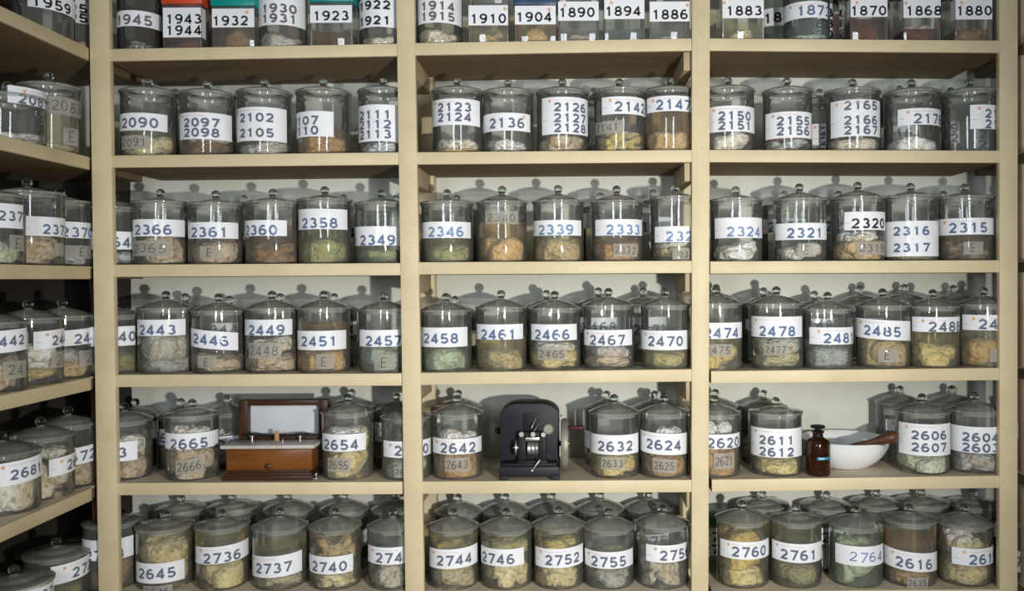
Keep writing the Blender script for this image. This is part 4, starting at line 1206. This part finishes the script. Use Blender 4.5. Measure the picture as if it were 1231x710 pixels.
b0, bz0_ = qb(212, 352, 30); b1, bz1_ = qb(812, 316, 30)
beam = MB().box(b0 + 2, b1 - 4, 30, 35, bz0_ + 1.5, bz1_ - 1.5, .6)
for zx in (285, 645):
    cxp, _z = qb(zx, 340, 28)
    beam.box(cxp - 8, cxp + 8, 24, 37, bz1_ - 2.4, bz1_ - .2, .6)
sp_('balance_beam', beam, M['black'])
for zx in (288, 645):
    cxp, ctop = qb(zx, 333, 27)
    sp_('silver_post', MB().lathe([(1.6, mz1), (1.4, ctop - 1.6), (3.0, ctop - 1.2), (3.0, ctop)], 16, Matrix.Translation((cxp, 25, 0))), M['steel'])
cxp, ctop = qb(471, 298, 25)
sp_('tan_tag', MB().box(cxp - 2.7, cxp + 2.7, 22.6, 24, mz1, ctop, .3), M['tan'])
cxp, _z = qb(440, 393, 12)
sp_('scale_pan', MB().lathe([(1, mz1 + .2), (4.2, mz1 + .3), (5.2, mz1 + 1.4), (4.6, mz1 + 1.3), (1, mz1 + .7)], 24, Matrix.Translation((cxp, 14, 0))), M['steel'])
cxp, _z = qb(512, 368, 20)
sp_('small_weight', MB().lathe([(1.6, mz1), (1.7, mz1 + 2.2), (.7, mz1 + 2.8), (1.1, mz1 + 4), (.3, mz1 + 4.5)], 14, Matrix.Translation((cxp, 20, 0))), M['steel'])
cxp, cz_ = qb(772, 655, 8)
hk = MB().box(x1 - 1, x1 + 5.5, 5, 8, 0.6, 2.2, .4).rod((x1 + 3.5, 6.5, 1), (x1 + 3.5, 6.5, 8), .9).rod((x1 + .5, 6.5, 5.5), (x1 + 5, 6.5, 7), .8)
sp_('side_hook', hk, M['steel'])

# ------------------------------------------------------------------ bottle, mortar and pestle
X, _z = T_at(983.8, 570, 20)
z0 = shelf_z(5, 'C', X)
fsb = (D + 8) / D
bz = lambda py: unroll(983.8, py)[1] * fsb - z0
bt = empty('reagent_bottle', P(X, 21, z0 + .1), math.atan2(-X, D + 21), 'dark amber glass bottle with black stopper and blue strip, beside the white mortar', 'bottle')
rb = 14.4 * (D + 21) / D
zs = bz(531)
bp = [(rb * .93, 0), (rb, 1.6), (rb, zs - 5), (rb * .96, zs - 2), (rb * .82, zs + .8), (rb * .5, zs + 3.2), (rb * .40, zs + 5), (rb * .39, bz(522.5)), (rb * .52, bz(521.5)), (rb * .53, bz(519.6)), (rb * .44, bz(519))]
MB().lathe(bp, 40).build('glass_body', M['amber'], bt)
st = [(rb * .36, bz(519.5)), (rb * .24, bz(518)), (rb * .26, bz(517)), (rb * .58, bz(516)), (rb * .62, bz(514.6)), (rb * .54, bz(513.3)), (rb * .1, bz(512.8))]
MB().lathe(st, 32).build('stopper', M['black'], bt)
MB().lathe([(rb * .42, bz(529.5)), (rb * .42, bz(523))], 32, None, False, False).build('neck_band', M['black'], bt)
tp = simple('blue_tape', (0.02, 0.30, 0.50), 0.4)
sgm = lambda px: rb * math.asin(max(-.99, min(.99, (px - 983.8) / 14.4)))
tl = wrapped('blue_strip', flat_grid(sgm(983), sgm(996.5), bz(552.6), bz(549.4)), rb + .3, tp, bt)
marks = merge(*[flat_grid(sgm(985.5 + k * 1.5), sgm(986.4 + k * 1.5), bz(551.8), bz(550.2), 0, 1) for k in range(4)])
wrapped('embossed_marks', marks, rb + .5, M['paper'], tl)

YC = 70.0
X, _z = T_at(1015.5, 525, YC)
z0 = shelf_z(5, 'C', X)
sc_ = (D + YC) / D
RB = 52.3 * sc_
_x, zr = T_at(1015.5, 525, YC)
HB = zr - z0
mo_at = P(X, YC, z0 + .1)
outp = [(RB * .50, 0), (RB * .54, 1.5), (RB * .70, HB * .2), (RB * .85, HB * .44), (RB * .95, HB * .72), (RB * .985, HB * .93), (RB * 1.0, HB * .985), (RB * .985, HB), (RB * .94, HB * .98),
        (RB * .89, HB * .72), (RB * .79, HB * .46), (RB * .60, HB * .24), (RB * .30, HB * .14)]
bm = bmesh.new()
mb = MB().lathe(outp, 72)
vs = []
for (x, y, z) in mb.v:                                  # a pouring lip on the right front
    r_ = math.hypot(x, y); a = math.atan2(y, x)
    w = math.exp(-((a + .95) / .16) ** 2) * max(0, (z / HB - .8) / .2) ** 1.2
    vs.append((x * (1 + .07 * w), y * (1 + .07 * w), z - 2.2 * w))
mb.v = vs
mo = mb.build('mortar_bowl', M['white'], None, angle=1.2)
mo.location = mo_at
tag_thing(mo, 'wide white porcelain mortar bowl on the fifth shelf, right bay', 'bowl')
pa, pb = T_at(1040, 530.5, 34), T_at(1078.5, 523, 30)
A = Vector((pa[0], 36, pa[1] - 3)); B = Vector((pb[0], 26, pb[1] + .5))
A = A + (A - B) * .55
qq = (B - A).to_track_quat('Z', 'Y').to_matrix().to_4x4()
Lp = (B - A).length
cxm, czm = (A + B) / 2, 0
pe = MB().lathe([(1.5, 0), (3.6, Lp * .06), (3.9, Lp * .25), (3.3, Lp * .42), (4.0, Lp * .55), (6.2, Lp * .72), (7.6, Lp * .84), (7.4, Lp * .92), (5.4, Lp * .98), (2, Lp)], 28)
po = pe.build('pestle', M['pestlewood'])
po.matrix_world = Matrix.Translation(P(*A)) @ qq
tag_thing(po, 'brown wooden pestle resting across the rim of the white mortar', 'pestle')

name_jars()
